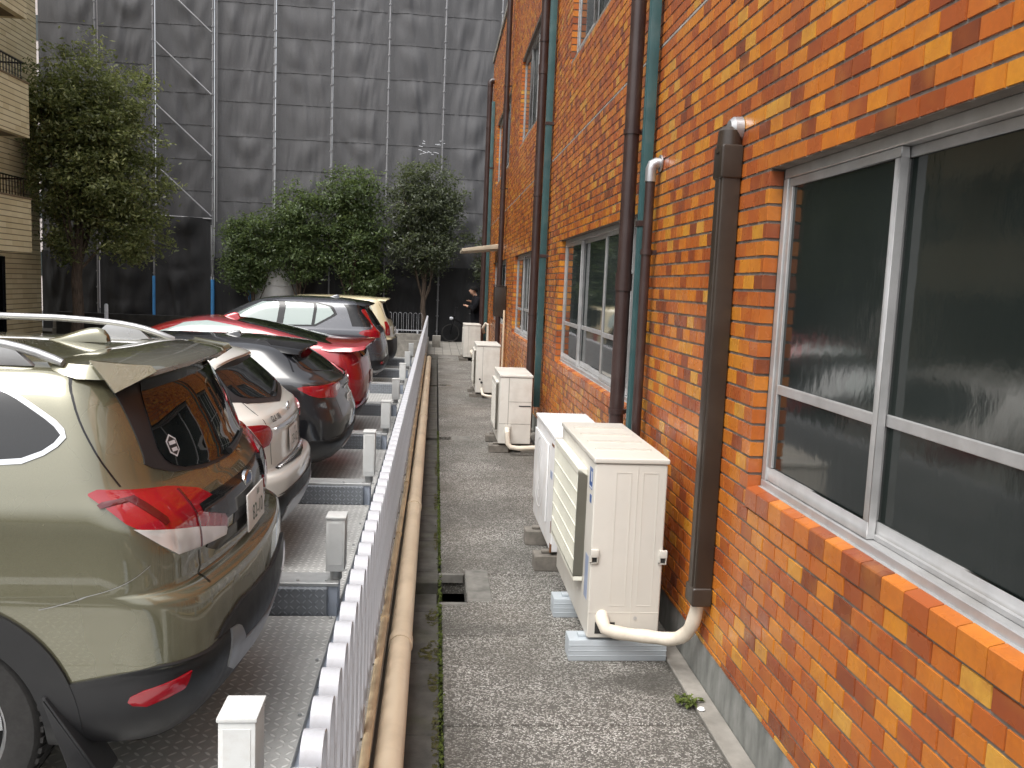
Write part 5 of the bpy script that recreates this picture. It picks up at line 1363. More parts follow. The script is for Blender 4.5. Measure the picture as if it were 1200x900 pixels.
# ---------------- red car
build_car(dict(label='metallic red fastback car with a rear spoiler between black and grey SUVs', loc=(-0.84, 11.55, D), paint=M['red_paint'],
    rows=[(.20, -.2, -4.3, .74, .25), (.30, -.10, -4.45, .84, .30), (.48, -.02, -4.54, .875, .34), (.72, 0, -4.54, .88, .32), (.92, -.03, -4.2, .875, .30), (1.04, -.06, -3.6, .85, .28), (1.12, -.12, -3.3, .82, .26), (1.17, -.34, -3.1, .79, .24), (1.25, -.75, -2.9, .73, .22), (1.35, -1.2, -2.65, .66, .20), (1.42, -1.6, -2.4, .55, .2), (1.455, -1.9, -2.2, .35, .15), (1.465, -2.0, -2.1, .1, .05)],
    axles=(-0.88, -3.58), arch=0.36, wr=0.33, track=0.765,
    patches=[
        ('rear_window', M['carglass'], 'C', [('y', 0, 1.43), ('y', .40, 1.425), ('y', .50, 1.40), ('y', .66, 1.20), ('y', .62, 1.17), ('y', 0, 1.155)], dict(d=0.006, rounds=0, nr=26, nc=24)),
        ('lower_window', M['carglass'], 'C', [('y', 0, 1.10), ('y', .50, 1.10), ('y', .52, 1.01), ('y', 0, 1.0)], dict(d=0.006, rounds=1, nr=10, nc=20)),
        ('side_window', M['carglass_sky'], 'B', [('x', -1.15, 1.19), ('x', -3.05, 1.10), ('x', -2.55, 1.385), ('x', -2.0, 1.415), ('x', -1.6, 1.36)], dict(d=0.006, rounds=0, nr=16, nc=26)),
        ('tail_lamp', M['red_lens'], 'B', [('x', -.34, 1.07), ('y', .70, 1.085), ('y', .66, .78), ('y', .74, .52), ('x', -.20, .52), ('x', -.22, .85)], dict(d=0.010, rounds=1, nr=20, nc=12)),
        ('bumper_trim', M['black_plastic'], 'C', [('y', 0, .40), ('y', .5, .40), ('x', -.4, .34), ('x', -.4, .22), ('y', .5, .22), ('y', 0, .22)], dict(d=0.008, rounds=0, nr=10, nc=30)),
        ('reflector', M['red_lens'], 'B', [('y', .64, .47), ('y', .76, .47), ('y', .76, .43), ('y', .64, .43)], dict(d=0.012, rounds=1, nr=6, nc=8)),
    ],
    gaps=[([('y', .62, 1.04), ('y', .62, .60)], .006)],
    spoiler=[(-.62, 1.225, .74, .03, .06), (-.40, 1.215, .80, .05, .065), (-.14, 1.215, .82, .05, .06), (0.02, 1.222, .78, .04, .05), (0.04, 1.212, .76, .018, .045)],
    plate=(0.01, .72, '57-20'), plate_top='300', extra=[fin(M['red_paint'], -1.72, 1.438, 1.3), mirror_part(M['red_paint'], -3.0, 1.10, 0.84)]))

# ---------------- dark grey SUV
build_car(dict(label='dark grey SUV with tall L-shaped red tail lamps, before the yellow wagon', loc=(-0.90, 16.78, D), paint=M['grey_paint'],
    rows=[(.22, -.15, -4.2, .78, .25), (.35, -.05, -4.35, .89, .30), (.50, 0, -4.42, .92, .32), (.75, -.02, -4.42, .925, .32), (.95, -.07, -4.3, .925, .30), (1.05, -.10, -3.6, .91, .28), (1.10, -.14, -3.35, .89, .27), (1.30, -.27, -3.0, .81, .25), (1.50, -.41, -2.6, .72, .22), (1.58, -.52, -2.4, .65, .2), (1.63, -.75, -2.1, .50, .2), (1.65, -1.1, -1.8, .2, .1), (1.655, -1.3, -1.6, .08, .05)],
    axles=(-0.90, -3.60), arch=0.39, wr=0.36, track=0.80, clad=0.46,
    patches=[
        ('rear_window', M['carglass'], 'C', [('y', 0, 1.53), ('y', .54, 1.51), ('y', .64, 1.22), ('y', .60, 1.15), ('y', 0, 1.13)], dict(d=0.006, nr=16, nc=22)),
        ('pillar_trim', M['gloss_black'], 'B', [('x', -.46, 1.53), ('x', -.80, 1.53), ('x', -.62, 1.14), ('x', -.30, 1.14)], dict(d=0.005, rounds=0, nr=10, nc=10)),
        ('window_trim', M['gloss_black'], 'B', [('x', -.90, 1.34), ('x', -1.00, 1.50), ('x', -1.30, 1.555), ('x', -2.35, 1.56), ('x', -2.66, 1.52), ('x', -3.0, 1.20), ('x', -3.0, 1.10), ('x', -1.30, 1.11)], dict(d=0.004, rounds=0, nr=20, nc=30)),
        ('side_window', M['carglass_sky'], 'B', [('x', -.96, 1.35), ('x', -1.05, 1.48), ('x', -1.30, 1.53), ('x', -1.30, 1.15)], dict(d=0.007, rounds=0, nr=14, nc=12)),
        ('side_window', M['carglass_sky'], 'B', [('x', -1.36, 1.14), ('x', -1.36, 1.535), ('x', -1.87, 1.54), ('x', -1.87, 1.13)], dict(d=0.007, rounds=0, nr=12, nc=12)),
        ('side_window', M['carglass_sky'], 'B', [('x', -1.99, 1.13), ('x', -1.99, 1.54), ('x', -2.34, 1.535), ('x', -2.62, 1.49), ('x', -2.92, 1.21), ('x', -2.92, 1.12)], dict(d=0.007, rounds=0, nr=14, nc=16)),
        ('tail_lamp', M['red_lens'], 'B', [('x', -.50, 1.44), ('x', -.42, 1.45), ('y', .72, 1.16), ('y', .62, 1.02), ('y', .68, .94), ('x', -.22, .94), ('x', -.50, 1.00), ('x', -.48, 1.06), ('x', -.25, 1.09), ('x', -.28, 1.18)], dict(d=0.014, rounds=1, nr=26, nc=12)),
        ('bumper_trim', M['black_plastic'], 'C', [('y', 0, .56), ('y', .5, .56), ('x', -.45, .52), ('x', -.5, .28), ('y', .5, .28), ('y', 0, .28)], dict(d=0.010, rounds=0, nr=10, nc=34)),
        ('reflector', M['red_lens'], 'B', [('y', .62, .50), ('y', .76, .50), ('y', .76, .45), ('y', .62, .45)], dict(d=0.014, rounds=1, nr=6, nc=8)),
        ('skid_plate', M['silver'], 'C', [('y', 0, .36), ('y', .6, .36), ('x', -.3, .34), ('x', -.3, .29), ('y', .6, .29), ('y', 0, .29)], dict(d=0.016, rounds=0, nr=6, nc=26)),
    ],
    gaps=[([('x', -1.64, 1.1), ('x', -1.6, .6)], .007), ([('y', .66, .92), ('y', .64, .62)], .006)],
    spoiler=[(-.85, 1.632, .50, .02, .03), (-.6, 1.615, .585, .03, .04), (-.40, 1.595, .59, .035, .045), (-.30, 1.57, .57, .03, .04), (-.285, 1.56, .55, .015, .04)],
    spoiler_mat=M['gloss_black'], plate=(-.045, .80, '71-05'), plate_top='300', extra=[fin(M['grey_paint'], -.95, 1.645)]))

# ---------------- pale yellow wagon
build_car(dict(label='pale yellow wagon with dark bumper, farthest parked car', loc=(-0.86, 19.45, D), paint=M['cream_paint'], cat='car',
    rows=[(.24, -.12, -3.9, .72, .2), (.36, -.03, -4.05, .82, .22), (.52, 0, -4.1, .84, .22), (.72, -.01, -4.1, .845, .22), (.78, -.05, -4.08, .845, .2), (.98, -.07, -3.9, .84, .2), (1.05, -.09, -3.3, .83, .2), (1.12, -.12, -3.1, .81, .19), (1.35, -.20, -2.8, .75, .17), (1.54, -.27, -2.5, .69, .16), (1.60, -.34, -2.3, .63, .15), (1.635, -.55, -2.0, .48, .14), (1.65, -.9, -1.6, .2, .1)],
    axles=(-0.75, -3.35), arch=0.35, wr=0.32, track=0.73,
    patches=[
        ('rear_window', M['carglass'], 'C', [('y', 0, 1.54), ('y', .56, 1.52), ('y', .64, 1.18), ('y', 0, 1.14)], dict(d=0.006, rounds=1, nr=14, nc=20)),
        ('side_window', M['carglass_sky'], 'B', [('x', -.42, 1.14), ('x', -1.25, 1.12), ('x', -1.25, 1.52), ('x', -.56, 1.50)], dict(d=0.006, rounds=1, nr=12, nc=12)),
        ('side_window', M['carglass_sky'], 'B', [('x', -1.33, 1.12), ('x', -2.85, 1.11), ('x', -2.5, 1.50), ('x', -1.33, 1.53)], dict(d=0.006, rounds=1, nr=12, nc=18)),
        ('tail_lamp', M['red_lens'], 'B', [('x', -.26, 1.12), ('y', .68, 1.12), ('y', .66, .82), ('x', -.22, .82)], dict(d=0.012, rounds=1, nr=14, nc=10)),
        ('bumper_trim', M['black_plastic'], 'C', [('y', 0, .74), ('y', .5, .74), ('x', -.42, .72), ('x', -.42, .27), ('y', .5, .27), ('y', 0, .27)], dict(d=0.02, rounds=0, nr=12, nc=34)),
    ],
    gaps=[([('y', .66, .80), ('y', .66, 1.5)], .006)],
    spoiler=[(-.5, 1.632, .52, .02, .03), (-.32, 1.628, .58, .03, .035), (-.18, 1.622, .58, .03, .035), (-.15, 1.612, .57, .015, .03)],
    plate=(-.035, .90, '40-16'), plate_top='500'))

# ================================================================== SCAFFOLD WITH NETTING
t = thing('scaffold', 'tall scaffold wrapped in dark grey netting at the end of the car park', 'scaffold', (0, 25.0, -0.1))
PX = [-10.95, -9.40, -7.88, -6.29, -4.63, -3.06, -1.50, 0.05, 1.62, 3.2]
ZT = 14.2
def net(x0, x1, z0, z1, mat, yb, seed, amp=1.0, seam=True, name='netting', nx=44, nz=None, bottom_sag=0.0):
    nz = nz or int((z1 - z0) / 0.085); G = []
    fx = random.Random(seed); kk = [(fx.uniform(1.2, 4.0), fx.uniform(-2.0, 2.0), fx.uniform(0, 6.28), fx.uniform(0.5, 1)) for _ in range(4)]
    for i in range(nz + 1):
        z = z0 + (z1 - z0) * i / nz; row = []
        for j in range(nx + 1):
            u = j / nx; x = x0 + (x1 - x0) * u
            e = math.sin(math.pi * u)
            q = mnoise.fractal(((x + 0.25 * math.sin(z * 0.7 + seed)) * 2.4 + seed, z * 0.22, seed * 1.7), 1.0, 2.0, 3) * 0.10
            fold = sum(w_ * math.sin(a * u * 6 + b * z + c) for a, b, c, w_ in kk) * 0.012
            v = (z - z0) / 1.8; ph = seed * 0.7 + math.floor(v) * 1.9; v -= math.floor(v)
            fold += (0.045 if int(seed) % 3 else 0.085) * math.sin(6.283 * (1.6 * v + 1.3 * 4 * u * (1 - u) * (1 if seed % 2 < 1.3 else 0.4) + 0.7 * u * math.sin(ph)) + ph) * (0.35 + 0.65 * v) * (0.5 + mnoise.noise((x, z * 0.6, seed)))
            sw = abs(math.sin(math.pi * (z - z0) / 0.9))
            y = yb - amp * e * (0.03 + (q + fold) * (0.5 + 0.5 * sw) - 0.02 * (1 - sw)) - amp * 0.05 * abs(mnoise.noise((x * 3.2 + z * 0.5, seed, z * 0.3))) * e
            zz = z - (bottom_sag * e if i == 0 else 0)
            row.append((x, y, zz))
        G.append(row)
    mb = MB(); mb.grid(np.array(G)); mb.v = [(a, b - 25.0, c + 0.1) for a, b, c in mb.v]
    nf = len(mb.f)
    if seam:
        z = z0 + 0.9
        while z < z1 - 0.1:
            ii = min(nz, int(round((z - z0) / (z1 - z0) * nz))); row = G[ii]
            mb.tube([(a, b - 25.0 - 0.006, c + 0.1) for a, b, c in row[::3]], 0.006, 5, cap=False)
            z += 0.9
    o = mb.build(name, mat, t, smooth=True, ang=180, fix=False)
    if seam:
        o.data.materials.append(M['net_seam'])
        mi = np.zeros(len(mb.f), np.int32); mi[nf:] = 1; o.data.polygons.foreach_set('material_index', mi)
    return o
for i in range(len(PX) - 1):
    net(PX[i] + 0.01, PX[i + 1] - 0.01, 1.9 if i != 2 else 3.0, ZT, M['net'], 25.08, 3.1 * i + 1, 1.0)
    if i != 2: net(PX[i] + 0.01, PX[i + 1] - 0.01, -0.08, 2.1, M['net_dark'], 25.02, 7.3 * i + 2, 1.3, seam=False, name='lower_sheet')
net(PX[2] + 0.04, PX[3] - 0.04, -0.05, 3.18, M['net_dark'], 24.86, 5.5, 1.6, seam=False, name='lower_sheet')
for i, x in enumerate(PX[1:]):
    mb = MB(); mb.tube([(x, -0.10, 0), (x, -0.10, ZT + 0.4)], 0.024, 10)
    for k in range(32):
        z = 0.35 + 0.45 * k; mb.lathe([(0.024, -0.02), (0.042, -0.02), (0.042, 0.02), (0.024, 0.02)], (x, -0.10, z), 'z', 8)
    mb.build('standard', M['steel_pole'], t, smooth=True)
mb = MB(); mb.tube([(PX[3] + 0.10, -0.06, 3.2), (PX[3] + 0.10, -0.06, ZT)], 0.02, 8); mb.build('standard', M['steel_pole'], t, smooth=True)
for x, h in ((PX[2], 1.62), (PX[3], 1.58)):
    mb = MB(); mb.tube([(x, -0.10, 0.01), (x, -0.10, h)], 0.052, 12); mb.build('sleeve', M['blue_sleeve'], t, smooth=True)
mb = MB(); mb.tube([(-5.25, -0.16, 0.0), (-5.25, -0.16, 1.40)], 0.04, 10); mb.build('sleeve', M['blue_sleeve'], t, smooth=True)
for k in range(6):
    z = 12.9 - 1.65 * k
    mb = MB(); mb.tube([(PX[2] + 0.08, -0.13, z), (PX[3] - 0.03, -0.13, z - 1.32)], 0.024, 8); mb.build('brace', M['steel_pole'], t, smooth=True)
mb = MB(); mb.tube([(PX[2] + 0.02, -0.15, 3.30), (PX[3] - 0.02, -0.15, 3.26)], 0.022, 8); mb.build('ledger', M['steel_pole'], t, smooth=True)
mb = MB()
for k in range(15):
    x, z = rnd.uniform(-0.9, 0.1), rnd.uniform(5.25, 5.75); a = rnd.uniform(-0.5, 0.5); l = rnd.uniform(0.05, 0.22)
    mb.beam((x, -0.10, z), (x + l * math.cos(a), -0.10, z + l * math.sin(a)), 0.012, 0.02, (0, 1, 0))
mb.build('torn_tape', M['sticker_white'], t)

# ================================================================== LEFT APARTMENT BLOCK
BX, BYF = -9.6, 21.9
t = thing('apartment_building', 'tan tiled apartment block with balconies at the left edge', 'building', (BX, BYF, -0.6))
def L3(x, y, z): return (x - BX, y - BYF, z + 0.6)
def lbox(mb, x0, x1, y0, y1, z0, z1):
    a, b = L3(x0, y0, z0), L3(x1, y1, z1); mb.box(a[0], b[0], a[1], b[1], a[2], b[2])
mb = MB(); lbox(mb, -17, BX, 2, 13.5, -0.6, 13); lbox(mb, -17, BX, 13.501, 20.1, 1.85, 13); lbox(mb, -17, BX, 20.101, BYF, -0.6, 13)
mb.build('wall', M['tan_tile'], t)
mb = MB(); lbox(mb, -17, BX - 3.0, 13.51, 20.09, -0.6, 1.84); mb.build('porch_wall_shaded', M['tan_dark'], t)  # dark tan puts the recess shade into the wall colour
mb = MB(); lbox(mb, BX - 0.1, BX + 0.03, 19.95, 20.099, -0.6, 1.84); mb.build('door_post', M['gloss_black'], t)
for zb, zt in ((1.93, 3.02), (4.28, 5.36), (6.65, 7.75), (9.0, 10.1)):
    mb = MB(); lbox(mb, -8.65, -8.50, 4, 19.0, zb, zt); lbox(mb, BX + 0.001, -8.651, 18.87, 19.0, zb + 0.001, zt - 0.001)
    b = mb.build('balcony', M['tan_tile'], t)
    mb = MB(); lbox(mb, BX + 0.002, -8.652, 4, 18.86, zb, zb + 0.15); mb.build('floor_slab', M['tan_dark'], b)
    mb = MB(); lbox(mb, -8.67, -8.48, 3.98, 19.02, zt + 0.002, zt + 0.035); mb.build('coping', M['tan_dark'], b)
    mb = MB()
    for k in range(10):
        y = 18.9 - 0.12 * k; p, q = L3(-8.6, y, zt + 0.03), L3(-8.6, y, zt + 0.42); mb.tube([p, q], 0.012, 6)
    mb.tube([L3(-8.6, 17.6, zt + 0.42), L3(-8.6, 19.0, zt + 0.42)], 0.018, 6); mb.tube([L3(BX, 19.0, zt + 0.42), L3(-8.6, 19.0, zt + 0.42)], 0.018, 6)
    mb.build('railing', M['gloss_black'], b)
    mb = MB(); lbox(mb, BX + 0.003, BX + 0.02, 10, 17.5, zb + 0.2, zb + 2.1); mb.build('window', M['plain_glass'], t)
t = thing('distant_building', 'pale pinkish building glimpsed between apartment block and scaffold', 'building', (-21.5, 46, 0))
mb = MB(); mb.box(-4, 2.0, 0, 8, -0.6, 24); mb.build('wall', M['pale_wall'], t)
for k in range(8):
    mb = MB(); mb.box(-3.6, 1.6, -0.03, 0.0, 1.2 + 2.9 * k, 2.4 + 2.9 * k); mb.build('window', M['plain_glass'], t)
mb = MB(); mb.box(-9.4, -6.1, 22.2, 22.4, -0.6, 0.55)
tag(mb.build('garden_wall', M['hole'], bevel=0.01), 'dark low wall at the foot of the big leafy tree', 'wall')
mb = MB(); mb.lathe([(0.0, 0.86), (0.035, 0.85), (0.045, 0.82), (0.045, 0.0)], (-8.08, 21.9, -0.05), 'z', 14)
tag(mb.build('bollard', M['sticker_white'], smooth=True), 'small white bollard beside the trunk of the big tree', 'bollard')
t = thing('water_tank', 'pale rounded tank half hidden behind the small trees', 'tank', (-4.45, 24.55, -0.1))
mb = MB(); mb.lathe([(0.56, 0.0), (0.58, 0.05), (0.58, 1.65), (0.55, 1.85), (0.45, 2.05), (0.25, 2.18), (0.0, 2.22)], (0, 0, 0), 'z', 32); mb.build('shell', M['white_tank'], t, smooth=True)
mb = MB()
for z in (0.5, 1.0, 1.5): mb.lathe([(0.58, z - 0.02), (0.60, z - 0.015), (0.60, z + 0.015), (0.58, z + 0.02)], (0, 0, 0), 'z', 32)
mb.build('rib', M['white_tank'], t, smooth=True)

# ================================================================== TREES
def tree(base, label, blobs, nleaf, size, mat, trunk_h, tr, seed, limbs=7, kind='leafy_tree', group='trees in front of the netting', clump=42):
    rg = np.random.default_rng(seed); rr = random.Random(seed)
    if seed > 20: blobs = [(b[0], b[1], b[2], b[3] * 1.13, b[4], b[5] * 1.05) for b in blobs]
    t = thing(kind, label, 'tree', base, group)
    # crown: leaves gathered in clumps through the crown's volume, mostly near its surface
    vol = np.array([b[3] * b[4] * b[5] for b in blobs]); vol /= vol.sum()
    ncl = nleaf // clump; V = []; Fc = []; A = []; centers = []
    for c in range(ncl):
        b = blobs[rg.choice(len(blobs), p=vol)]
        d = rg.normal(size=3); d /= np.linalg.norm(d); r = rg.random() ** 0.42
        if d[2] < -0.3 and r > 0.8: r *= 0.85
        bump_ = 1 + 0.30 * mnoise.noise(Vector(d) * 2.6 + Vector((seed, 0, 0)))
        p = np.array(b[:3]) + d * r * np.array(b[3:6]) * bump_
        centers.append(p); cr = rg.uniform(0.13, 0.26) * (size / 0.09) ** 0.5; tone = rg.normal(0.0, 0.16)
        n = int(rg.integers(clump // 2, int(clump * 1.5)))
        q = rg.normal(size=(n, 3)) * np.array([cr, cr, cr * 0.6]) * 0.62
        pos = p + q
        nv = rg.normal(size=(n, 3)) * 0.7 + np.array([0, 0, 0.75]) + d * 0.35; nv /= np.linalg.norm(nv, axis=1)[:, None]
        tv = np.cross(nv, rg.normal(size=(n, 3))); tv /= np.linalg.norm(tv, axis=1)[:, None]; bv = np.cross(nv, tv)
        l = (size * rg.uniform(0.65, 1.3, n))[:, None]; w = l * 0.42
        a0 = pos - tv * l * 0.5; a1 = pos + bv * w * 0.5 - nv * w * 0.14; a2 = pos + tv * l * 0.5 - nv * l * 0.12; a3 = pos - bv * w * 0.5 - nv * w * 0.14
        o = len(V) * 4
        V.append(np.stack([a0, a1, a2, a3], 1).reshape(-1, 3)); A.append(np.clip(rg.normal(0.45 + tone, 0.2, n), 0, 1))
    V = np.concatenate(V); A = np.concatenate(A); nq = len(V) // 4
    V = V - np.array(base)
    me = bpy.data.meshes.new('crown'); me.vertices.add(len(V)); me.vertices.foreach_set('co', V.astype(np.float32).ravel())
    # two triangles share the midrib so each leaf is folded
    I = np.arange(nq)[:, None] * 4 + np.array([[0, 1, 2, 0, 2, 3]]); me.loops.add(nq * 6); me.loops.foreach_set('vertex_index', I.ravel().astype(np.int32))
    me.polygons.add(nq * 2); me.polygons.foreach_set('loop_start', np.arange(nq * 2, dtype=np.int32) * 3)
    me.update(calc_edges=True)
    at = me.attributes.new('leaf', 'FLOAT', 'FACE'); at.data.foreach_set('value', np.repeat(A, 2).astype(np.float32))
    me.materials.append(mat)
    ob = bpy.data.objects.new('crown', me); COL.objects.link(ob); ob.parent = t
    mb = MB(); B0 = np.array(base, float)
    top = np.array([np.average([b[0] for b in blobs]), np.average([b[1] for b in blobs]), max(b[2] + b[5] * 0.5 for b in blobs)])
    fork = B0 + np.array([(top[0] - base[0]) * 0.3, 0, trunk_h])
    path = [B0 - [0, 0, 0.1], B0 * 0.66 + fork * 0.34 + [0.03, 0.02, 0], B0 * 0.33 + fork * 0.67 - [0.02, 0, 0], fork, fork * 0.6 + top * 0.4 + [0.06, 0, 0], fork * 0.25 + top * 0.75]
    mb.tube([p - B0 for p in path], [tr * 1.35, tr * 1.05, tr, tr * 0.85, tr * 0.55, tr * 0.2], 10)
    for k in range(limbs * 2):
        c = centers[rr.randrange(len(centers))]; f = rr.uniform(0.0, 0.7); s_ = fork * (1 - f) + top * f * 0.8 + fork * f * 0.2
        if k % 3 == 0: s_ = B0 * 0.25 + fork * 0.75
        m_ = (s_ * 0.5 + c * 0.5) + np.array([rr.uniform(-.1, .1), rr.uniform(-.1, .1), -0.12])
        mb.tube([s_ - B0, m_ - B0, c - B0], [tr * 0.38, tr * 0.24, tr * 0.08], 6)
    mb.build('trunk', M['bark'], t, smooth=True)
    return t
tree((-8.52, 21.2, -0.1), 'big dark leafy tree beside the tan apartment block', [(-8.05, 21.2, 5.2, 1.35, 1.2, 1.5), (-7.85, 21.2, 3.7, 1.5, 1.2, 1.5), (-7.2, 21.2, 2.5, 0.85, 0.9, 0.9), (-8.9, 21.2, 5.1, 0.75, 0.9, 1.3), (-8.9, 21.3, 3.6, 0.6, 0.9, 1.2), (-8.75, 21.3, 2.2, 0.5, 0.8, 0.6)], 52000, 0.11, M['leaf_olive'], 2.2, 0.12, 5, 14)
tree((-4.95, 24.0, -0.05), 'smallest leafy tree, leftmost of the row before the netting', [(-4.95, 24.0, 2.35, 0.82, 0.6, 0.95), (-5.2, 24.0, 1.6, 0.6, 0.5, 0.5)], 13500, 0.10, M['leaf_green'], 0.9, 0.05, 21)
tree((-3.75, 24.0, -0.05), 'leafy tree between the smallest and the broad bright tree', [(-3.8, 24.0, 3.2, 0.72, 0.6, 0.9), (-3.7, 24.0, 2.2, 0.8, 0.6, 0.8)], 13500, 0.10, M['leaf_green'], 1.1, 0.055, 22)
tree((-2.35, 24.0, -0.05), 'broad bright leafy tree above the pale yellow wagon', [(-2.4, 24.0, 3.75, 0.85, 0.62, 0.95), (-2.3, 24.0, 2.6, 0.95, 0.62, 0.95), (-2.0, 24.0, 1.6, 0.6, 0.5, 0.5)], 20000, 0.10, M['leaf_green'], 1.2, 0.06, 23)
tree((-0.34, 24.0, -0.05), 'greyish leafy tree with bare trunk nearest the end of the path', [(-0.35, 24.0, 3.9, 0.92, 0.62, 1.05), (-0.35, 24.0, 2.75, 1.0, 0.62, 1.0)], 23000, 0.092, M['leaf_grey'], 1.5, 0.07, 24)
tree((1.55, 24.3, -0.05), 'thin dim tree peeking out beside the end of the brick wall', [(1.6, 24.3, 2.5, 0.75, 0.5, 1.0)], 3500, 0.085, M['leaf_grey'], 1.0, 0.05, 25)

# ================================================================== PERSON AND BICYCLE
t = thing('person', 'person in black clothes looking down at their hands behind the farthest unit', 'person', (0.98, 20.45, 0.0))
# facing -X: forward = -X, the figure's right is +Y
def jv(f, l, z): return (-f, -l, z)      # f forward, l to the left of the figure
J = dict(pel=jv(0, 0, 0.86), sp=jv(0.01, 0, 1.02), ch=jv(0.00, 0, 1.22), nk=jv(0.03, 0, 1.36), nk2=jv(0.07, 0, 1.42), hd=jv(0.11, 0, 1.50), hd2=jv(0.10, 0, 1.56))
bv, be, br_ = [], [], []
def bj(p, r):
    bv.append(p); br_.append(r); return len(bv) - 1
def chain(ps, start):
    a = start
    for p, r in ps:
        b = bj(p, r); be.append((a, b)); a = b
    return a
p0 = bj(J['pel'], (0.13, 0.10)); neck = chain([(J['sp'], (0.125, 0.10)), (J['ch'], (0.11, 0.09)), (J['nk'], 0.05)], p0)
chain([(J['nk2'], 0.052), (jv(0.115, 0, 1.465), 0.075), (jv(0.105, 0, 1.535), 0.088), (jv(0.10, 0, 1.575), 0.06)], neck)
hands = {}
for sg, hx, hz, hl in ((1, 0.27, 1.13, 0.05), (-1, 0.19, 1.24, 0.03)):
    chest = 2
    el = jv(0.08, sg * 0.23, 1.05); wr_ = jv(hx - 0.09, sg * (hl + 0.07), hz - 0.02)
    e = chain([(jv(0.0, sg * 0.16, 1.26), 0.045), (jv(0.03, sg * 0.215, 1.17), 0.042), (el, 0.043), (tuple((a + b) / 2 for a, b in zip(el, wr_)), 0.038), (wr_, 0.027), (jv(hx - 0.04, sg * hl, hz), (0.038, 0.022))], chest)
    for k, (ln, dl) in enumerate(((0.065, 0.03), (0.075, 0.01), (0.07, -0.01), (0.055, -0.028))):
        chain([(jv(hx + 0.0, sg * (hl + dl), hz + 0.008), 0.0095), (jv(hx + ln * 0.55, sg * (hl + dl) - sg * 0.01, hz + 0.012), 0.0085), (jv(hx + ln * 0.8, sg * (hl + dl) - sg * 0.03, hz + 0.03), 0.0075)], e)
    chain([(jv(hx - 0.02, sg * (hl - 0.035), hz + 0.02), 0.010), (jv(hx + 0.025, sg * (hl - 0.05), hz + 0.035), 0.009)], e)
for sg in (1, -1):
    chain([(jv(0.0, sg * 0.09, 0.82), 0.085), (jv(0.02, sg * 0.10, 0.45), 0.055), (jv(-0.02, sg * 0.10, 0.08), 0.038), (jv(0.03, sg * 0.105, 0.04), 0.04), (jv(0.16, sg * 0.12, 0.03), 0.03)], p0)
vs, fs = skin_mesh(bv, be, br_, 2)
# face: brow, nose and chin worked into the same surface
mb = MB(); mb.add(vs, fs)
def facepush(p):
    x, y, z = p
    f = -x
    if z > 1.40 and f > 0.14:
        nose = math.exp(-((y / 0.016) ** 2 + ((z - 1.492) / 0.022) ** 2)) * 0.030
        eye = -math.exp(-(((abs(y) - 0.032) / 0.014) ** 2 + ((z - 1.515) / 0.012) ** 2)) * 0.008
        chin = math.exp(-((y / 0.03) ** 2 + ((z - 1.435) / 0.016) ** 2)) * 0.014
        return (x - nose - eye - chin, y, z)
    return p
mb.v = [facepush(p) for p in mb.v]
for sg in (-1, 1): mb.lathe([(0.001, 0.012), (0.014, 0.010), (0.022, 0.0), (0.001, -0.004)], (-0.095, sg * 0.083, 1.505), 'y', 10)
mb.build('body', M['skin'], t, smooth=True, ang=180)
mb = MB(); G = []
for f0, z, rf, rl in ((0.0, 0.70, 0.140, 0.185), (0.0, 0.86, 0.150, 0.190), (0.01, 1.02, 0.140, 0.182), (0.0, 1.16, 0.142, 0.200), (0.0, 1.26, 0.135, 0.205), (0.01, 1.32, 0.105, 0.165), (0.025, 1.37, 0.070, 0.085), (0.035, 1.395, 0.062, 0.066)):
    G.append([jv(f0 + rf * math.cos(a), rl * math.sin(a), z + 0.008 * math.sin(5 * a + z * 20)) for a in np.linspace(0, 2 * math.pi, 25)[:-1]])
mb.grid(np.array(G), closed=True)
for sg, hx, hz, hl in ((1, 0.27, 1.13, 0.05), (-1, 0.19, 1.24, 0.03)):
    mb.tube([jv(0.0, sg * 0.10, 1.29), jv(0.0, sg * 0.18, 1.275), jv(0.03, sg * 0.225, 1.17), jv(0.08, sg * 0.235, 1.05), jv(hx - 0.14, sg * (hl + 0.10), hz - 0.03), jv(hx - 0.075, sg * (hl + 0.05), hz - 0.012)], [0.06, 0.078, 0.070, 0.064, 0.052, 0.046], 14)
mb.build('jacket', M['black_cloth'], t, smooth=True, ang=180)
mb = MB(); G = []
for z, rf, rl in ((0.98, 0.125, 0.165), (0.86, 0.135, 0.178), (0.76, 0.128, 0.182), (0.70, 0.10, 0.17)):
    G.append([jv(rf * math.cos(a), rl * math.sin(a), z) for a in np.linspace(0, 2 * math.pi, 25)[:-1]])
mb.grid(np.array(G), closed=True)
for sg in (1, -1): mb.tube([jv(0.0, sg * 0.09, 0.82), jv(0.01, sg * 0.10, 0.62), jv(0.02, sg * 0.105, 0.45), jv(0.0, sg * 0.105, 0.25), jv(-0.015, sg * 0.105, 0.07)], [0.098, 0.092, 0.075, 0.066, 0.06], 14)
mb.build('trousers', M['black_cloth'], t, smooth=True, ang=180)
for sg in (1, -1):
    mb = MB(); G = []
    for f, w, h in ((-0.075, 0.012, 0.05), (-0.06, 0.036, 0.085), (0.0, 0.04, 0.09), (0.08, 0.045, 0.07), (0.15, 0.045, 0.055), (0.185, 0.03, 0.035), (0.195, 0.006, 0.02)):
        G.append([jv(f, sg * 0.115 + w * math.cos(a), h * max(0.0, math.sin(a))) for a in np.linspace(0, 6.283, 17)[:-1]])
    mb.grid(np.array(G), closed=True); mb.build('shoe', M['black_plastic'], t, smooth=True)
mb = MB(); G = []
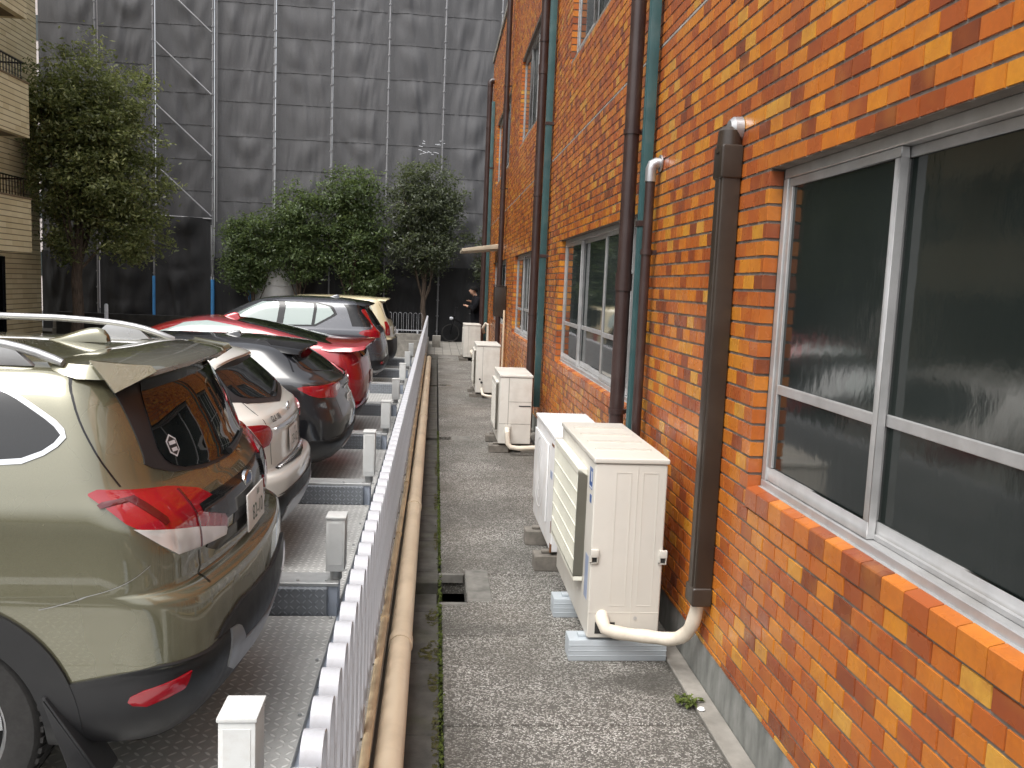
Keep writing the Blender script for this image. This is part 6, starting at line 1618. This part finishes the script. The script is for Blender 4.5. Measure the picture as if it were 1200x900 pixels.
for a in np.linspace(0.0, 1.0, 9):
    th = a * math.pi * 0.60; row = []
    for k in range(20):
        ph = 2 * math.pi * k / 20; back = 0.5 - 0.5 * math.cos(ph)   # 0 at the front, 1 at the back
        r_ = math.sin(th * (0.62 + 0.42 * back)); zz = math.cos(th * (0.62 + 0.42 * back))
        row.append(jv(0.095 + 0.108 * r_ * math.cos(ph), 0.094 * r_ * math.sin(ph), 1.508 + 0.105 * zz))
    G.append(row)
mb.grid(np.array(G), closed=True); mb.build('hair', M['hair'], t, smooth=True)
# phone held between the hands
ph = MB(); ph.box(-0.005, 0.005, -0.036, 0.036, -0.07, 0.07)
o = ph.build('phone', M['gloss_black'], None, bevel=0.004); o.location = (0.98 - 0.325, 20.45, 1.195); o.rotation_euler = (0, R(-35), 0)
tag(o, 'dark phone held in front of the person in black', 'phone')

t = thing('bicycle', 'small black bicycle parked on the pavers before the dark sheet', 'bicycle', (0.42, 24.3, 0.0))
def bwheel(cx):
    mb = MB(); G = []
    for a in np.linspace(0, 2 * math.pi, 41): G.append([(cx + (0.235 + 0.02 * math.cos(b)) * math.cos(a), 0.02 * math.sin(b), 0.255 + (0.235 + 0.02 * math.cos(b)) * math.sin(a)) for b in np.linspace(0, 2 * math.pi, 9)[:-1]])
    mb.grid(np.array(G), closed=True); w = mb.build('wheel', M['tyre'], t, smooth=True)
    mb = MB()
    for k in range(18):
        a = 2 * math.pi * k / 18; mb.tube([(cx, 0.02 * (-1) ** k, 0.255), (cx + 0.22 * math.cos(a), 0, 0.255 + 0.22 * math.sin(a))], 0.0015, 4)
    mb.lathe([(0.018, -0.04), (0.018, 0.04)], (cx, 0, 0.255), 'y', 12); mb.build('spokes', M['gloss_black'], w)
bwheel(0.02); bwheel(0.98)
mb = MB(); mb.tube([(0.02, 0.05, 0.255), (0.06, 0.05, 0.5), (0.085, 0, 0.56)], 0.013, 8); mb.tube([(0.02, -0.05, 0.255), (0.06, -0.05, 0.5), (0.085, 0, 0.56)], 0.013, 8)
mb.tube([(0.08, 0, 0.54), (0.115, 0, 0.74)], 0.02, 10); mb.tube([(0.10, 0, 0.66), (0.35, 0, 0.52), (0.55, 0, 0.30)], 0.022, 10); mb.tube([(0.55, 0, 0.30), (0.62, 0, 0.68)], 0.018, 10)
mb.tube([(0.55, 0.05, 0.30), (0.98, 0.06, 0.255)], 0.011, 8); mb.tube([(0.55, -0.05, 0.30), (0.98, -0.06, 0.255)], 0.011, 8); mb.tube([(0.60, 0, 0.58), (0.98, 0.06, 0.255)], 0.010, 8); mb.tube([(0.60, 0, 0.58), (0.98, -0.06, 0.255)], 0.010, 8)
mb.build('frame', M['gloss_black'], t, smooth=True)
mb = MB(); mb.tube([(0.115, 0, 0.72), (0.15, 0, 0.98)], 0.015, 8); mb.tube([(0.20, -0.26, 0.99), (0.15, -0.12, 0.985), (0.15, 0.12, 0.985), (0.20, 0.26, 0.99)], 0.013, 8); mb.build('handlebar', M['satin_black'], t, smooth=True)
mb = MB(); mb.tube([(0.62, 0, 0.66), (0.65, 0, 0.80)], 0.013, 8); mb.build('seat_post', M['silver'], t, smooth=True)
mb = MB(); G = []
for x, w, h in ((0.52, 0.012, 0.015), (0.58, 0.03, 0.025), (0.68, 0.055, 0.03), (0.76, 0.075, 0.028), (0.79, 0.03, 0.015)): G.append([(x, w * math.cos(a), 0.815 + h * math.sin(a)) for a in np.linspace(0, 6.283, 13)[:-1]])
mb.grid(np.array(G), closed=True); mb.build('saddle', M['black_plastic'], t, smooth=True)
mb = MB(); mb.lathe([(0.0, -0.05), (0.04, -0.045), (0.05, 0.0), (0.03, 0.05), (0.0, 0.055)], (0.03, 0, 0.67), 'x', 14); mb.build('headlight', M['sticker_white'], t, smooth=True)
mb = MB(); G = [[(0.02 + 0.285 * math.cos(a), y, 0.255 + 0.285 * math.sin(a)) for y in (-0.03, 0.0, 0.03)] for a in np.linspace(0.3, 2.6, 16)]; mb.grid(np.array(G)); mb.build('mudguard', M['gloss_black'], t, smooth=True)
